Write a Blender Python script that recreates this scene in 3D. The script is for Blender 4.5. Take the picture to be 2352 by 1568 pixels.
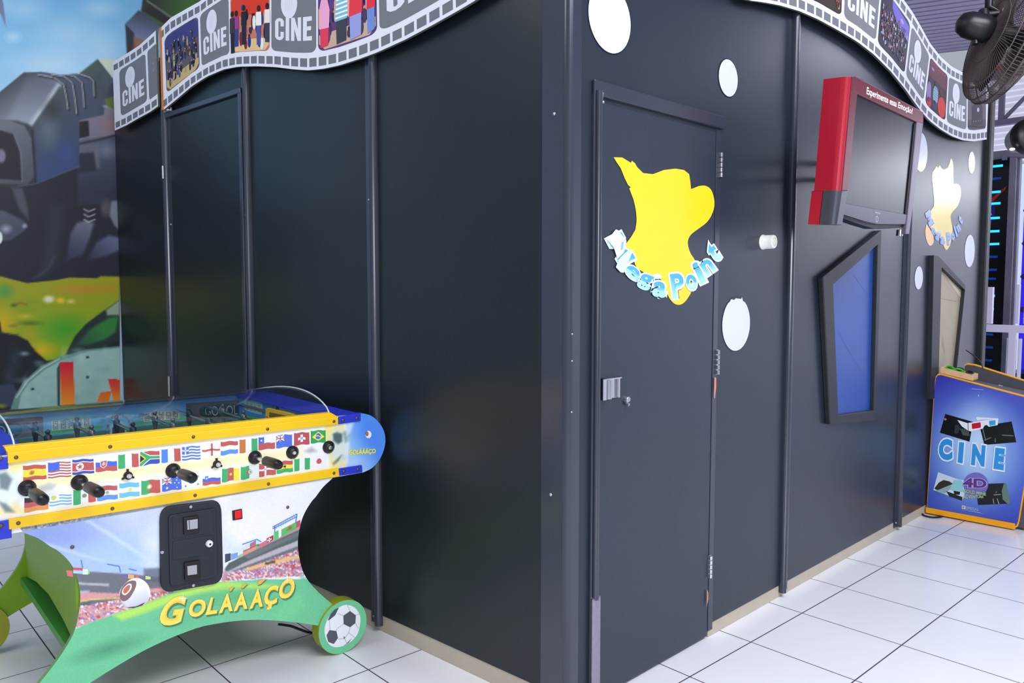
import bpy, bmesh, math, random
import numpy as np
from mathutils import Vector, Matrix
random.seed(7)
D = bpy.data; SC = bpy.context.scene; COL = SC.collection
for o in list(D.objects): D.objects.remove(o)

# ------------------------------------------------------------------ camera, world, lights, exposure
W_, H_ = 2352, 1568
FPX = 1811.0
def _rot(rx, ry, rz):
    return Matrix.Rotation(rz, 3, 'Z') @ Matrix.Rotation(ry, 3, 'Y') @ Matrix.Rotation(rx, 3, 'X')
RM = _rot(1.503, -0.0003, -0.7414)
CAM = Vector((-2.5397, -1.8745, 1.5213))
cd = D.cameras.new('camera'); cam = D.objects.new('camera', cd); COL.objects.link(cam)
cam.matrix_world = Matrix.Translation(CAM) @ RM.to_4x4()
cd.sensor_width = 36; cd.lens = 36*FPX/W_; cd.clip_end = 200; cd.clip_start = .02
SC.camera = cam
SC.view_settings.view_transform = 'Standard'; SC.view_settings.look = 'None'
SC.view_settings.gamma = 1; SC.view_settings.use_curve_mapping = False
SC.view_settings.exposure = 0.0
wd = D.worlds.new('world'); SC.world = wd; wd.use_nodes = True
wd.node_tree.nodes['Background'].inputs[0].default_value = (.80, .88, 1, 1)
wd.node_tree.nodes['Background'].inputs[1].default_value = .48
def area(name, loc, target, sx, sy, power, col=(1, 1, 1)):
    l = D.lights.new(name, 'AREA'); l.shape = 'RECTANGLE'; l.size = sx; l.size_y = sy; l.energy = power; l.color = col
    o = D.objects.new(name, l); COL.objects.link(o); o.location = loc
    o.rotation_euler = (Vector(target)-Vector(loc)).to_track_quat('-Z', 'Y').to_euler()
    return o
area('ceiling_lamp_light', (-1.6, -3.2, 4.3), (-1.4, -2.0, 0), 3.0, 2.0, 165, (.97, .98, 1))
area('ceiling_lamp_light', (0.6, -2.9, 4.3), (1.6, -1.6, 0), 1.6, 1.6, 112, (.86, .91, 1))
area('ceiling_lamp_light', (6.4, -1.0, 4.3), (5.2, -1.6, 0), 1.6, 1.0, 70, (.84, .85, 1))
area('ceiling_lamp_light', (-3.6, 1.5, 4.3), (-2.4, 1.6, 0), 2.0, 2.5, 75, (.97, .98, 1))
area('window_daylight', (-4.3, -6.6, 2.1), (1.0, 0, 1.5), 1.7, 1.4, 150, (.93, .97, 1))
area('window_daylight', (10.4, -3.4, 2.7), (1, -.4, 1.8), 1.6, .8, 9, (.86, .93, 1))

# ------------------------------------------------------------------ geometry of the place
def ray(x, y): return RM @ Vector((x-W_/2, H_/2-y, -FPX))
class Frame:
    """a vertical or horizontal plane of the place: origin o, unit axes u, v, outward normal n"""
    def __init__(s, o, u, v, n): s.o, s.u, s.v, s.n = Vector(o), Vector(u).normalized(), Vector(v).normalized(), Vector(n).normalized()
    def P(s, u, v, d=0): return s.o + s.u*u + s.v*v + s.n*d
    def uv(s, x, y, d=0):
        r = ray(x, y); o = s.o + s.n*d; t = (o-CAM).dot(s.n)/r.dot(s.n); p = CAM + r*t - s.o
        return (p.dot(s.u), p.dot(s.v))
    def pts(s, L, d=0): return [s.uv(x, y, d) for x, y in L]
Z = Vector((0, 0, 1))
ML, MR, XL = -.0807, .0333, -1.2985*.45
KX = XL/(1-ML*MR)
KO = Vector((KX, MR*KX, 0))
uR = Vector((1, MR, 0)).normalized(); uL = Vector((ML, 1, 0)).normalized()
FR = Frame(KO, uR, Z, (uR.y, -uR.x, 0))
FL = Frame(KO, uL, Z, (-uL.y, uL.x, 0))
FLO = Frame((0, 0, 0), (1, 0, 0), (0, 1, 0), (0, 0, 1))
th = math.radians(-1.5)
uT = Vector((math.cos(th), math.sin(th), 0))
FT = Frame((-.9, .972, 0), uT, Z, (uT.y, -uT.x, 0))
YM = 3.84
FM = Frame((0, YM, 0), (1, 0, 0), Z, (0, -1, 0))
KA, KB = Vector((3.058, .075, 0)), Vector((3.086, -.424, 0))
uK = (KB-KA).normalized()
FK = Frame(KA, uK, Z, (uK.y, -uK.x, 0))
if FK.n.x > 0: FK.n = -FK.n

def lin(c):
    return tuple(((v/255)/12.92 if v/255 <= .04045 else ((v/255+.055)/1.055)**2.4) for v in c)

# ------------------------------------------------------------------ materials
def mat(name, col, rough=.5, metal=0, spec=.5, emit=None, es=1, noise=None, bump=None, coat=0, alpha=None, trans=0, ior=1.45):
    m = D.materials.new(name); m.use_nodes = True; nt = m.node_tree; b = nt.nodes['Principled BSDF']
    c = lin(col)
    b.inputs['Base Color'].default_value = (*c, 1); b.inputs['Roughness'].default_value = rough
    b.inputs['Metallic'].default_value = metal; b.inputs['Specular IOR Level'].default_value = spec
    b.inputs['Coat Weight'].default_value = coat; b.inputs['Transmission Weight'].default_value = trans; b.inputs['IOR'].default_value = ior
    if emit: b.inputs['Emission Color'].default_value = (*lin(emit), 1); b.inputs['Emission Strength'].default_value = es
    tc = nt.nodes.new('ShaderNodeTexCoord')
    if noise:
        sc, amt = noise
        n = nt.nodes.new('ShaderNodeTexNoise'); n.inputs['Scale'].default_value = sc; n.inputs['Detail'].default_value = 5
        nt.links.new(tc.outputs['Object'], n.inputs['Vector'])
        mx = nt.nodes.new('ShaderNodeMix'); mx.data_type = 'RGBA'
        mx.inputs['A'].default_value = (*[v*(1-amt) for v in c], 1); mx.inputs['B'].default_value = (*[min(1, v*(1+amt)) for v in c], 1)
        nt.links.new(n.outputs['Fac'], mx.inputs['Factor']); nt.links.new(mx.outputs['Result'], b.inputs['Base Color'])
    if bump:
        sc, st = bump
        n = nt.nodes.new('ShaderNodeTexNoise'); n.inputs['Scale'].default_value = sc; n.inputs['Detail'].default_value = 4
        nt.links.new(tc.outputs['Object'], n.inputs['Vector'])
        bp = nt.nodes.new('ShaderNodeBump'); bp.inputs['Strength'].default_value = st; bp.inputs['Distance'].default_value = .01
        nt.links.new(n.outputs['Fac'], bp.inputs['Height']); nt.links.new(bp.outputs['Normal'], b.inputs['Normal'])
    return m
def print_mat(name, rough, coat=0, spec=.5):
    m = mat(name, (200, 200, 200), rough, coat=coat, spec=spec); nt = m.node_tree
    a = nt.nodes.new('ShaderNodeAttribute'); a.attribute_name = 'Col'
    nt.links.new(a.outputs['Color'], nt.nodes['Principled BSDF'].inputs['Base Color']); return m
M = {}
M['print'] = print_mat('printed_vinyl', .38)
M['paint'] = print_mat('mural_paint', .5)
M['gloss'] = print_mat('glossy_vinyl', .22)
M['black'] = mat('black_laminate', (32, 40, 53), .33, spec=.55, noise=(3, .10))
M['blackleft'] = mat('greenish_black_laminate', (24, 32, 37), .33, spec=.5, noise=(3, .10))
M['door'] = mat('black_door_laminate', (37, 46, 61), .34, spec=.6, noise=(2.2, .10))
M['post'] = mat('black_painted_aluminium', (47, 52, 66), .22, spec=.85, noise=(5, .08))
M['matteblack'] = mat('matte_black_wood', (38, 42, 46), .5, noise=(14, .2))
M['cream'] = mat('cream_wood', (188, 177, 160), .6, noise=(9, .12))
M['rawwood'] = mat('raw_board_edge', (200, 120, 55), .7, noise=(30, .2))
M['pine'] = mat('pine_wood', (222, 178, 132), .55, noise=(25, .12))
M['steel'] = mat('chromed_steel', (215, 215, 220), .16, metal=1)
M['alu'] = mat('bare_aluminium', (165, 160, 175), .3, metal=1, noise=(60, .15))
M['zinc'] = mat('zinc_steel', (190, 190, 195), .32, metal=1)
M['yellow'] = mat('yellow_painted_metal', (246, 200, 22), .34)
M['blue'] = mat('blue_painted_metal', (42, 58, 200), .36)
M['green'] = mat('lime_green_board', (128, 168, 28), .45)
M['green2'] = mat('green_board_edge', (70, 150, 60), .45)
M['ygreen'] = mat('olive_board_edge', (160, 165, 45), .5)
M['boardedge'] = mat('board_edge_green', (120, 160, 90), .5)
M['stripedge'] = mat('grey_board_edge', (96, 104, 96), .6)
M['matprint'] = print_mat('matte_print', .6, spec=.3)
M['white'] = mat('white_plastic', (236, 236, 236), .35)
M['blackpl'] = mat('black_plastic', (22, 23, 27), .38)
M['coinblack'] = mat('textured_black_powder_coat', (36, 40, 48), .5, bump=(400, .15))
M['rubber'] = mat('black_rubber', (14, 14, 18), .5)
M['grip'] = mat('worn_black_grip', (20, 21, 23), .36, noise=(60, .3))
M['redbtn'] = mat('red_button', (235, 12, 28), .3)
M['tvred'] = mat('red_acrylic_plastic', (168, 16, 42), .25, coat=.4, noise=(6, .1))
M['tvdark'] = mat('wine_red_bezel', (98, 34, 48), .35)
M['tvgrey'] = mat('grey_bezel', (62, 64, 76), .3)
M['tvblack'] = mat('tv_back_plastic', (16, 16, 20), .5)
M['screen'] = mat('dark_lcd_screen', (13, 16, 26), .24, spec=.42)
M['silver'] = mat('silver_bezel', (120, 112, 128), .4, metal=.5)
M['bluepane'] = mat('blue_painted_pane', (34, 74, 152), .36, noise=(4, .07))
M['beigepane'] = mat('beige_paper_pane', (172, 160, 134), .5, noise=(7, .06))
M['tray'] = mat('grey_console_top', (78, 80, 88), .5)
M['amber'] = mat('amber_edge_strip', (246, 168, 12), .4)
M['limeglass'] = mat('lime_green_plastic', (70, 190, 40), .3)
M['lens'] = mat('dark_lens', (8, 8, 10), .1)
M['cage'] = mat('dusty_fan_wire', (98, 86, 84), .65, noise=(30, .3))
M['fanblack'] = mat('black_fan_motor', (24, 26, 28), .35)
M['ceil'] = mat('corrugated_steel', (150, 146, 172), .45, metal=.15, noise=(.8, .08))
M['ceilbright'] = mat('translucent_roof_sheet', (220, 220, 230), .5, emit=(205, 205, 225), es=.45)
M['truss'] = mat('grey_painted_truss', (120, 116, 138), .5)
M['rail'] = mat('white_painted_rail', (225, 220, 240), .4)
M['cabinet'] = mat('black_cabinet', (10, 11, 18), .35)
M['greypost'] = mat('grey_metal_post', (118, 116, 132), .4, metal=.3, noise=(6, .25))
M['led'] = mat('cyan_led', (20, 150, 230), .4, emit=(30, 165, 240), es=2.2)
M['leddim'] = mat('dim_blue_led', (10, 50, 120), .4, emit=(10, 55, 140), es=.6)
M['tube'] = mat('fluorescent_tube', (250, 250, 255), .4, emit=(245, 248, 255), es=28)
M['violet'] = mat('violet_lit_panel', (60, 40, 200), .5, emit=(62, 32, 225), es=.9)
M['shutter_glow'] = mat('glowing_white_shutter', (235, 235, 245), .5, emit=(225, 225, 245), es=.75)  # no lamp: the shutter's brightness is put in as emission
def clear(name, tint, ior=1.45, rough=.04):
    m = D.materials.new(name); m.use_nodes = True; nt = m.node_tree; nt.nodes.clear(); N = nt.nodes.new
    o = N('ShaderNodeOutputMaterial'); mx = N('ShaderNodeMixShader'); t = N('ShaderNodeBsdfTransparent'); gl = N('ShaderNodeBsdfGlossy'); fr = N('ShaderNodeLayerWeight'); pw = N('ShaderNodeMath'); pw.operation = 'POWER'; pw.inputs[1].default_value = 3.0; ml_ = N('ShaderNodeMath'); ml_.operation = 'MULTIPLY_ADD'; ml_.inputs[1].default_value = .6; ml_.inputs[2].default_value = .03
    t.inputs[0].default_value = (*tint, 1); gl.inputs['Roughness'].default_value = rough; nt.links.new(fr.outputs['Facing'], pw.inputs[0]); nt.links.new(pw.outputs[0], ml_.inputs[0])
    nt.links.new(ml_.outputs[0], mx.inputs[0]); nt.links.new(t.outputs[0], mx.inputs[1]); nt.links.new(gl.outputs[0], mx.inputs[2]); nt.links.new(mx.outputs[0], o.inputs[0]); return m
M['acrylic'] = clear('clear_acrylic', (.97, .98, .98), 1.35); M['glass'] = clear('clear_glass', (.86, .92, .95), 1.4)
M['screw'] = mat('brass_brown_screw', (120, 100, 84), .35, metal=.7)
# floor: white glazed tiles 45 cm with dark joints
def floor_mat():
    m = D.materials.new('white_glazed_tiles'); m.use_nodes = True; nt = m.node_tree; b = nt.nodes['Principled BSDF']
    N = nt.nodes.new; L = nt.links.new
    geo = N('ShaderNodeNewGeometry'); sp = N('ShaderNodeSeparateXYZ'); L(geo.outputs['Position'], sp.inputs[0])
    def line(out, off, w):
        a = N('ShaderNodeMath'); a.operation = 'SUBTRACT'; L(out, a.inputs[0]); a.inputs[1].default_value = off
        d = N('ShaderNodeMath'); d.operation = 'DIVIDE'; L(a.outputs[0], d.inputs[0]); d.inputs[1].default_value = .45
        f = N('ShaderNodeMath'); f.operation = 'FRACT'; L(d.outputs[0], f.inputs[0])
        s = N('ShaderNodeMath'); s.operation = 'SUBTRACT'; L(f.outputs[0], s.inputs[0]); s.inputs[1].default_value = .5
        ab = N('ShaderNodeMath'); ab.operation = 'ABSOLUTE'; L(s.outputs[0], ab.inputs[0])
        g_ = N('ShaderNodeMath'); g_.operation = 'GREATER_THAN'; L(ab.outputs[0], g_.inputs[0]); g_.inputs[1].default_value = .5-w
        return g_.outputs[0]
    lx = line(sp.outputs['X'], 0.0, .006); ly = line(sp.outputs['Y'], -.3001*.45, .006)
    mx_ = N('ShaderNodeMath'); mx_.operation = 'MAXIMUM'; L(lx, mx_.inputs[0]); L(ly, mx_.inputs[1])
    n = N('ShaderNodeTexNoise'); n.inputs['Scale'].default_value = 1.7; n.inputs['Detail'].default_value = 6
    L(geo.outputs['Position'], n.inputs['Vector'])
    base = N('ShaderNodeMix'); base.data_type = 'RGBA'; base.inputs['A'].default_value = (*lin((232, 233, 238)), 1); base.inputs['B'].default_value = (*lin((244, 244, 248)), 1)
    L(n.outputs['Fac'], base.inputs['Factor'])
    c = N('ShaderNodeMix'); c.data_type = 'RGBA'; L(mx_.outputs[0], c.inputs['Factor']); L(base.outputs['Result'], c.inputs['A']); c.inputs['B'].default_value = (*lin((72, 56, 74)), 1)
    L(c.outputs['Result'], b.inputs['Base Color'])
    r = N('ShaderNodeMath'); r.operation = 'MULTIPLY_ADD'; L(mx_.outputs[0], r.inputs[0]); r.inputs[1].default_value = .5; r.inputs[2].default_value = .17
    L(r.outputs[0], b.inputs['Roughness'])
    bp = N('ShaderNodeBump'); bp.inputs['Strength'].default_value = .5; bp.inputs['Distance'].default_value = -.002
    L(mx_.outputs[0], bp.inputs['Height']); L(bp.outputs['Normal'], b.inputs['Normal'])
    return m
M['floor'] = floor_mat()

# ------------------------------------------------------------------ object helpers
def tag(o, label=None, cat=None, group=None, kind=None):
    if label: o['label'] = label
    if cat: o['category'] = cat
    if group: o['group'] = group
    if kind: o['kind'] = kind
    return o
def empty(name, loc, label, cat, group=None):
    o = D.objects.new(name, None); COL.objects.link(o); o.location = loc; o.empty_display_size = .1
    return tag(o, label, cat, group)
def link(name, me, material=None, parent=None):
    o = D.objects.new(name, me); COL.objects.link(o)
    if material is not None: me.materials.append(material)
    if parent is not None:
        o.parent = parent
        c = Vector(parent.location)
        p = parent
        off = Vector((0, 0, 0))
        while p is not None: off += Vector(p.location); p = p.parent
        o.location = -off
    return o
class MB:
    def __init__(s): s.v = []; s.f = []; s.sm = []
    def add(s, v, f, smooth=False):
        b = len(s.v); s.v += [Vector(p) for p in v]; s.f += [[i+b for i in q] for q in f]; s.sm += [smooth]*len(f); return s
    def prism(s, fr, uv, d0, d1):
        n = len(uv)
        a = sum(uv[i][0]*uv[(i+1) % n][1]-uv[(i+1) % n][0]*uv[i][1] for i in range(n))
        if a < 0: uv = uv[::-1]
        v = [fr.P(u, w, d1) for u, w in uv]+[fr.P(u, w, d0) for u, w in uv]
        f = [list(range(n)), list(range(2*n-1, n-1, -1))]+[[i, i+n, (i+1) % n+n, (i+1) % n] for i in range(n)]
        return s.add(v, f)
    def box(s, fr, u0, u1, v0, v1, d0, d1): return s.prism(fr, [(u0, v0), (u1, v0), (u1, v1), (u0, v1)], d0, d1)
    def tube(s, pts, r, n=12, cap=True):
        pts = [Vector(p) for p in pts]; R = r if isinstance(r, (list, tuple)) else [r]*len(pts)
        vs = []; up = None
        for i, p in enumerate(pts):
            t = (pts[min(i+1, len(pts)-1)]-pts[max(i-1, 0)]).normalized()
            if up is None: up = t.orthogonal().normalized()
            up = (up - t*up.dot(t)).normalized(); w = t.cross(up)
            vs += [p+up*(R[i]*math.cos(2*math.pi*k/n))+w*(R[i]*math.sin(2*math.pi*k/n)) for k in range(n)]
        f = [[i*n+k, i*n+(k+1) % n, (i+1)*n+(k+1) % n, (i+1)*n+k] for i in range(len(pts)-1) for k in range(n)]
        s.add(vs, f, True)
        if cap: s.add(vs[:n], [list(range(n))[::-1]]); s.add(vs[-n:], [list(range(n))])
        return s
    def sph(s, c, r, n=12, sc=(1, 1, 1)):
        vs = []; m_ = n//2
        for i in range(m_+1):
            a = math.pi*i/m_
            for k in range(n):
                b = 2*math.pi*k/n; vs.append(Vector(c)+Vector((r*sc[0]*math.sin(a)*math.cos(b), r*sc[1]*math.sin(a)*math.sin(b), r*sc[2]*math.cos(a))))
        f = [[i*n+k, (i+1)*n+k, (i+1)*n+(k+1) % n, i*n+(k+1) % n] for i in range(m_) for k in range(n)]
        return s.add(vs, f, True)
    def build(s, name, material, parent=None, bevel=0, seg=2):
        me = D.meshes.new(name); me.from_pydata(s.v, [], s.f); me.update()
        for p, q in zip(me.polygons, s.sm): p.use_smooth = q
        bm = bmesh.new(); bm.from_mesh(me); bmesh.ops.recalc_face_normals(bm, faces=bm.faces); bm.to_mesh(me); bm.free()
        o = link(name, me, material, parent)
        if bevel:
            b = o.modifiers.new('bevel', 'BEVEL'); b.width = bevel; b.segments = seg; b.limit_method = 'ANGLE'; b.angle_limit = math.radians(40)
        return o
def disc(cx, cy, rx, ry=None, n=40, a0=0, a1=2*math.pi):
    ry = rx if ry is None else ry
    return [(cx+rx*math.cos(a0+(a1-a0)*i/n), cy+ry*math.sin(a0+(a1-a0)*i/n)) for i in range(n)]
def rquad(q, r, n=5):
    """quad with rounded corners; r = fraction of edge"""
    out = []
    for i in range(4):
        p = Vector(q[i]); a = Vector(q[i-1]); b = Vector(q[(i+1) % 4])
        A = p+(a-p)*r; B = p+(b-p)*r
        for k in range(n+1):
            t = k/n; out.append(tuple(A*(1-t)**2+p*2*t*(1-t)+B*t*t))
    return out
# text glyphs -> 2D triangles from the built-in font
_tc = {}
def glyphs(text, off=0.0):
    k = (text, off)
    if k in _tc: return _tc[k]
    cu = D.curves.new('t', 'FONT'); cu.body = text; cu.offset = off; cu.resolution_u = 4
    o = D.objects.new('t', cu); COL.objects.link(o); bpy.context.view_layer.update()
    me = D.meshes.new_from_object(o.evaluated_get(bpy.context.evaluated_depsgraph_get()))
    v = [(p.co.x, p.co.y) for p in me.vertices]; f = [list(p.vertices) for p in me.polygons]
    D.objects.remove(o); D.curves.remove(cu); D.meshes.remove(me)
    _tc[k] = (v, f); return v, f
class Sheet:
    """printed artwork: flat coloured polygons on a plane of the place, one mesh, colours in the print"""
    def __init__(s, fr, d=0, step=.0003): s.fr, s.d, s.step = fr, d, step; s.v = []; s.f = []; s.c = []; s.lay = 0
    def nxt(s): s.lay += 1; return s
    def add(s, pts, col, lay=None, px=True, faces=None):
        d = s.d+(s.lay if lay is None else lay)*s.step
        uv = s.fr.pts(pts, s.d) if px else pts
        b = len(s.v); s.v += [s.fr.P(u, w, d) for u, w in uv]
        cs = [lin(col(*p)) if callable(col) else None for p in pts]
        cc = None if callable(col) else lin(col)
        for q in (faces or [list(range(len(pts)))]):
            s.f.append([i+b for i in q]); s.c += [(cs[i] if cc is None else cc) for i in q]
        return s
    def text(s, t, quad, col, bold=0.0, outline=None, ocol=(255, 255, 255), lay=None, px=True, shift=(0, 0)):
        v, f = glyphs(t, bold); x0 = min(p[0] for p in v); x1 = max(p[0] for p in v); y0 = min(p[1] for p in v); y1 = max(p[1] for p in v)
        TL, TR, BR, BL = quad
        def mp(p):
            a = (p[0]-x0)/(x1-x0); b = (p[1]-y0)/(y1-y0)
            X = (BL[0]*(1-a)+BR[0]*a)*(1-b)+(TL[0]*(1-a)+TR[0]*a)*b; Y = (BL[1]*(1-a)+BR[1]*a)*(1-b)+(TL[1]*(1-a)+TR[1]*a)*b
            return (X+shift[0], Y+shift[1])
        L = s.lay if lay is None else lay
        if outline:
            vo, fo = glyphs(t, bold+outline); s.add([mp(p) for p in vo], ocol, L, px, fo); L += 1
        s.add([mp(p) for p in v], col, L, px, f)
        return s
    def build(s, name, material, parent=None):
        me = D.meshes.new(name); me.from_pydata(s.v, [], s.f); me.update()
        a = me.color_attributes.new('Col', 'FLOAT_COLOR', 'CORNER')
        # corner order follows face order
        arr = np.ones((len(s.c), 4), dtype=np.float32); arr[:, :3] = np.array(s.c); a.data.foreach_set('color', arr.ravel())
        return link(name, me, material, parent)
# ------------------------------------------------------------------ painter for soft gradients (vertex colours on a fine grid)
def sdpoly(X, Y, P):
    P = np.array(P, float); d = np.full(X.shape, 1e9); ins = np.zeros(X.shape, bool); n = len(P)
    for i in range(n):
        ax, ay = P[i]; bx, by = P[(i+1) % n]; ex, ey = bx-ax, by-ay; L = ex*ex+ey*ey+1e-9
        t = np.clip(((X-ax)*ex+(Y-ay)*ey)/L, 0, 1); d = np.minimum(d, np.hypot(X-ax-t*ex, Y-ay-t*ey))
        if ay != by:
            c = ((ay > Y) != (by > Y)) & (X < (bx-ax)*(Y-ay)/(by-ay)+ax); ins ^= c
    return np.where(ins, -d, d)
def sdline(X, Y, P):
    d = np.full(X.shape, 1e9)
    for i in range(len(P)-1):
        ax, ay = P[i]; bx, by = P[i+1]; ex, ey = bx-ax, by-ay; L = ex*ex+ey*ey+1e-9
        t = np.clip(((X-ax)*ex+(Y-ay)*ey)/L, 0, 1); d = np.minimum(d, np.hypot(X-ax-t*ex, Y-ay-t*ey))
    return d
class Paint:
    def __init__(s, X, Y, base): s.X, s.Y = X, Y; s.C = np.tile(np.array(base, float), (len(X), 1))
    def mix(s, m, col): m = m[:, None]; s.C = s.C*(1-m)+np.array(col)*m
    def colr(s, col):
        if isinstance(col, tuple) and isinstance(col[0], (tuple, list)):   # gradient ((x0,y0,c0),(x1,y1,c1))
            (x0, y0, c0), (x1, y1, c1) = col; L = (x1-x0)**2+(y1-y0)**2
            t = np.clip(((s.X-x0)*(x1-x0)+(s.Y-y0)*(y1-y0))/L, 0, 1)[:, None]
            return np.array(c0)*(1-t)+np.array(c1)*t
        return np.array(col)
    def poly(s, P, col, blur=2, op=1): s.mix(np.clip(.5-sdpoly(s.X, s.Y, P)/blur, 0, 1)*op, s.colr(col)); return s
    def line(s, P, w, col, blur=2, op=1): s.mix(np.clip(.5-(sdline(s.X, s.Y, P)-w/2)/blur, 0, 1)*op, s.colr(col)); return s
    def blob(s, cx, cy, rx, ry, col, soft=1.0, op=1, ang=0):
        c, q = math.cos(ang), math.sin(ang); dx, dy = s.X-cx, s.Y-cy; a = (dx*c+dy*q)/rx; b = (-dx*q+dy*c)/ry
        r = np.sqrt(a*a+b*b); s.mix(np.clip((1-r)/soft, 0, 1)*op, s.colr(col)); return s
def canvas(name, fr, d, outline, step, fn, material, parent=None):
    bm = bmesh.new(); bm.faces.new([bm.verts.new((x, y, 0)) for x, y in outline])
    xs = [p[0] for p in outline]; ys = [p[1] for p in outline]
    def cut(lo, hi, st, no):
        a = lo+st
        while a < hi:
            g_ = list(bm.verts)+list(bm.edges)+list(bm.faces)
            bmesh.ops.bisect_plane(bm, geom=g_, plane_co=(a, a, 0), plane_no=no); a += st
    # coarse cuts in y as separate strips keeps this quick
    bm.normal_update(); bmesh.ops.triangulate(bm, faces=bm.faces)
    cut(min(ys), max(ys), step, (0, 1, 0)); cut(min(xs), max(xs), step, (1, 0, 0))
    bm.verts.ensure_lookup_table()
    V = np.array([(v.co.x, v.co.y) for v in bm.verts])
    C = np.clip(fn(V[:, 0], V[:, 1]), 0, 255)/255
    C = np.where(C <= .04045, C/12.92, ((C+.055)/1.055)**2.4)
    for v in bm.verts: u, w = fr.uv(v.co.x, v.co.y, d); v.co = fr.P(u, w, d)
    me = D.meshes.new(name); bm.to_mesh(me); bm.free()
    a = me.color_attributes.new('Col', 'FLOAT_COLOR', 'POINT'); arr = np.ones((len(C), 4), np.float32); arr[:, :3] = C
    a.data.foreach_set('color', arr.ravel())
    return link(name, me, material, parent)

# ================================================================== THE SETTING
HB = 2.88
# corner of the booth is at FR u=0; walls are 5 cm thick boards
MB().add([(-9, -10, 0), (16, -10, 0), (16, 6, 0), (-9, 6, 0), (-9, -10, -.1), (16, -10, -.1), (16, 6, -.1), (-9, 6, -.1)],
         [[0, 1, 2, 3], [4, 7, 6, 5], [0, 4, 5, 1], [1, 5, 6, 2], [2, 6, 7, 3], [3, 7, 4, 0]]).build('floor', M['floor'])['kind'] = 'structure'
def ustr(name, mb, material, parent=None, **k):
    o = mb.build(name, material, parent, **k)
    if parent is None: o['kind'] = 'structure'
    return o
RW_END = 4.70
DU0, DU1 = .118, .975          # door on the right wall (outer frame)
wr = MB()
wr.box(FR, .0, DU0+.02, .055, HB, -.05, 0)
wr.box(FR, DU0+.02, DU1-.03, 2.17, HB, -.05, 0)
wr.box(FR, DU1-.03, RW_END, .062, HB, -.05, 0)
ustr('wall_right', wr, M['black'])
wl = MB(); wl.box(FL, .0, 3.86, .075, HB, -.05, 0)
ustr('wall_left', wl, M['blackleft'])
# roof of the booth so that no light falls in from above
a = KO; b = FR.P(RW_END, 0, 0); c = FR.P(RW_END, 0, -3.75); d_ = FL.P(3.86, 0, 0)
MB().add([tuple(p+Z*(HB-.02)) for p in (a, b, c, d_)]+[tuple(p+Z*(HB-.06)) for p in (a, b, c, d_)],
         [[0, 1, 2, 3], [7, 6, 5, 4], [0, 4, 5, 1], [1, 5, 6, 2], [2, 6, 7, 3], [3, 7, 4, 0]]).build('ceiling_booth', M['matteblack'])['kind'] = 'structure'
FE = Frame(FR.P(RW_END, 0, 0), -FR.n, Z, FR.u)
ustr('wall_end', MB().box(FE, .0, 3.7, 0, HB, -.05, 0), M['black'])
# cream plinths
ustr('baseboard_right', MB().box(FR, DU1-.04, RW_END, 0, .062, -.045, -.004), M['cream'], bevel=.003)
ustr('baseboard_left', MB().box(FL, 0.0, 3.86, 0, .075, -.045, -.004), M['cream'], bevel=.003)
# cover strips (half-round rib with a flat flange)
def cover_strip(fr, u, n, zb, zt, side=1, w=.036, fl=.04):
    prof = [(u-w/2, 0)]+[(u+w/2*math.cos(math.pi-math.pi*i/10), .004+.024*math.sin(math.pi*i/10)) for i in range(11)]+[(u+w/2, 0)]
    if side: prof = prof[:-1]+[(u+w/2, .005), (u+w/2+fl, .005), (u+w/2+fl, 0)] if side > 0 else [(u-w/2-fl, 0), (u-w/2-fl, .005), (u-w/2, .005)]+prof[1:]
    v = [fr.P(a_, zb, d) for a_, d in prof]+[fr.P(a_, zt, d) for a_, d in prof]; k = len(prof)
    m = MB().add(v, [[i, i+1, i+1+k, i+k] for i in range(k-1)]+[[k-1, 0, k, 2*k-1], list(range(k))[::-1], list(range(k, 2*k))])
    o = m.build('trim_%d' % n, M['post'], bevel=0); o['kind'] = 'structure'
    for p in o.data.polygons: p.use_smooth = False
    s = MB()
    for zz in ((zb+.03, 1.9) if zt > 2.2 else (zb+.03,)):
        for uu in (u-.002 if not side else u+side*(w/2+fl*.5),):
            s.sph(fr.P(uu, zz, .006), .0055, 8, (1, 1, 1))
    s.build('screw', M['zinc'], o)
    return o
cover_strip(FR, 1.592, 1, .025, HB, 1)
cover_strip(FR, 3.13, 2, .025, HB, -1)
cover_strip(FL, 1.058, 3, .03, HB, 1)
cover_strip(FL, 2.115, 4, .03, HB, 1, w=.03)
cover_strip(FL, 3.085, 5, .03, HB, -1, w=.045)
ustr('trim_6', MB().box(FR, 4.655, 4.745, 0, HB+.12, -.05, .035), M['matteblack'], bevel=.008)
# corner: folded sheet angle round the corner with a rounded arris, plus the adjoining flat strip
r_ = .012
prof = [FL.P(.115, 0, 0), FL.P(.115, 0, .004), FL.P(.012, 0, .012)]
A, B_ = FL.P(.01, 0, .013), FR.P(.012, 0, .013)
cx_ = KO+FL.n*.013+FR.n*.013
for i in range(7):
    t = i/6; prof.append(A*(1-t)**2+cx_*2*t*(1-t)+B_*t*t)
prof += [FR.P(.05, 0, .012), FR.P(.052, 0, 0), KO]
k = len(prof); v = prof+[p+Z*HB for p in prof]
mb = MB().add(v, [[i, i+1, i+1+k, i+k] for i in range(k-1)]+[[k-1, 0, k, 2*k-1], list(range(k))[::-1], list(range(k, 2*k))])
co = mb.build('trim_7', M['post']); co['kind'] = 'structure'
s = MB()
for x, y in [(1272, 261), (1264, 1136)]:
    u, w = FL.uv(x, y, .01); s.sph(FL.P(u, w, .006), .007, 10)
for x, y in [(1297, 830), (1299, 948), (1297, 768)]:
    u, w = FR.uv(x, y, .01); s.sph(FR.P(max(u, .008), w, .012), .004, 8)
s.build('screw', M['zinc'], co)

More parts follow.
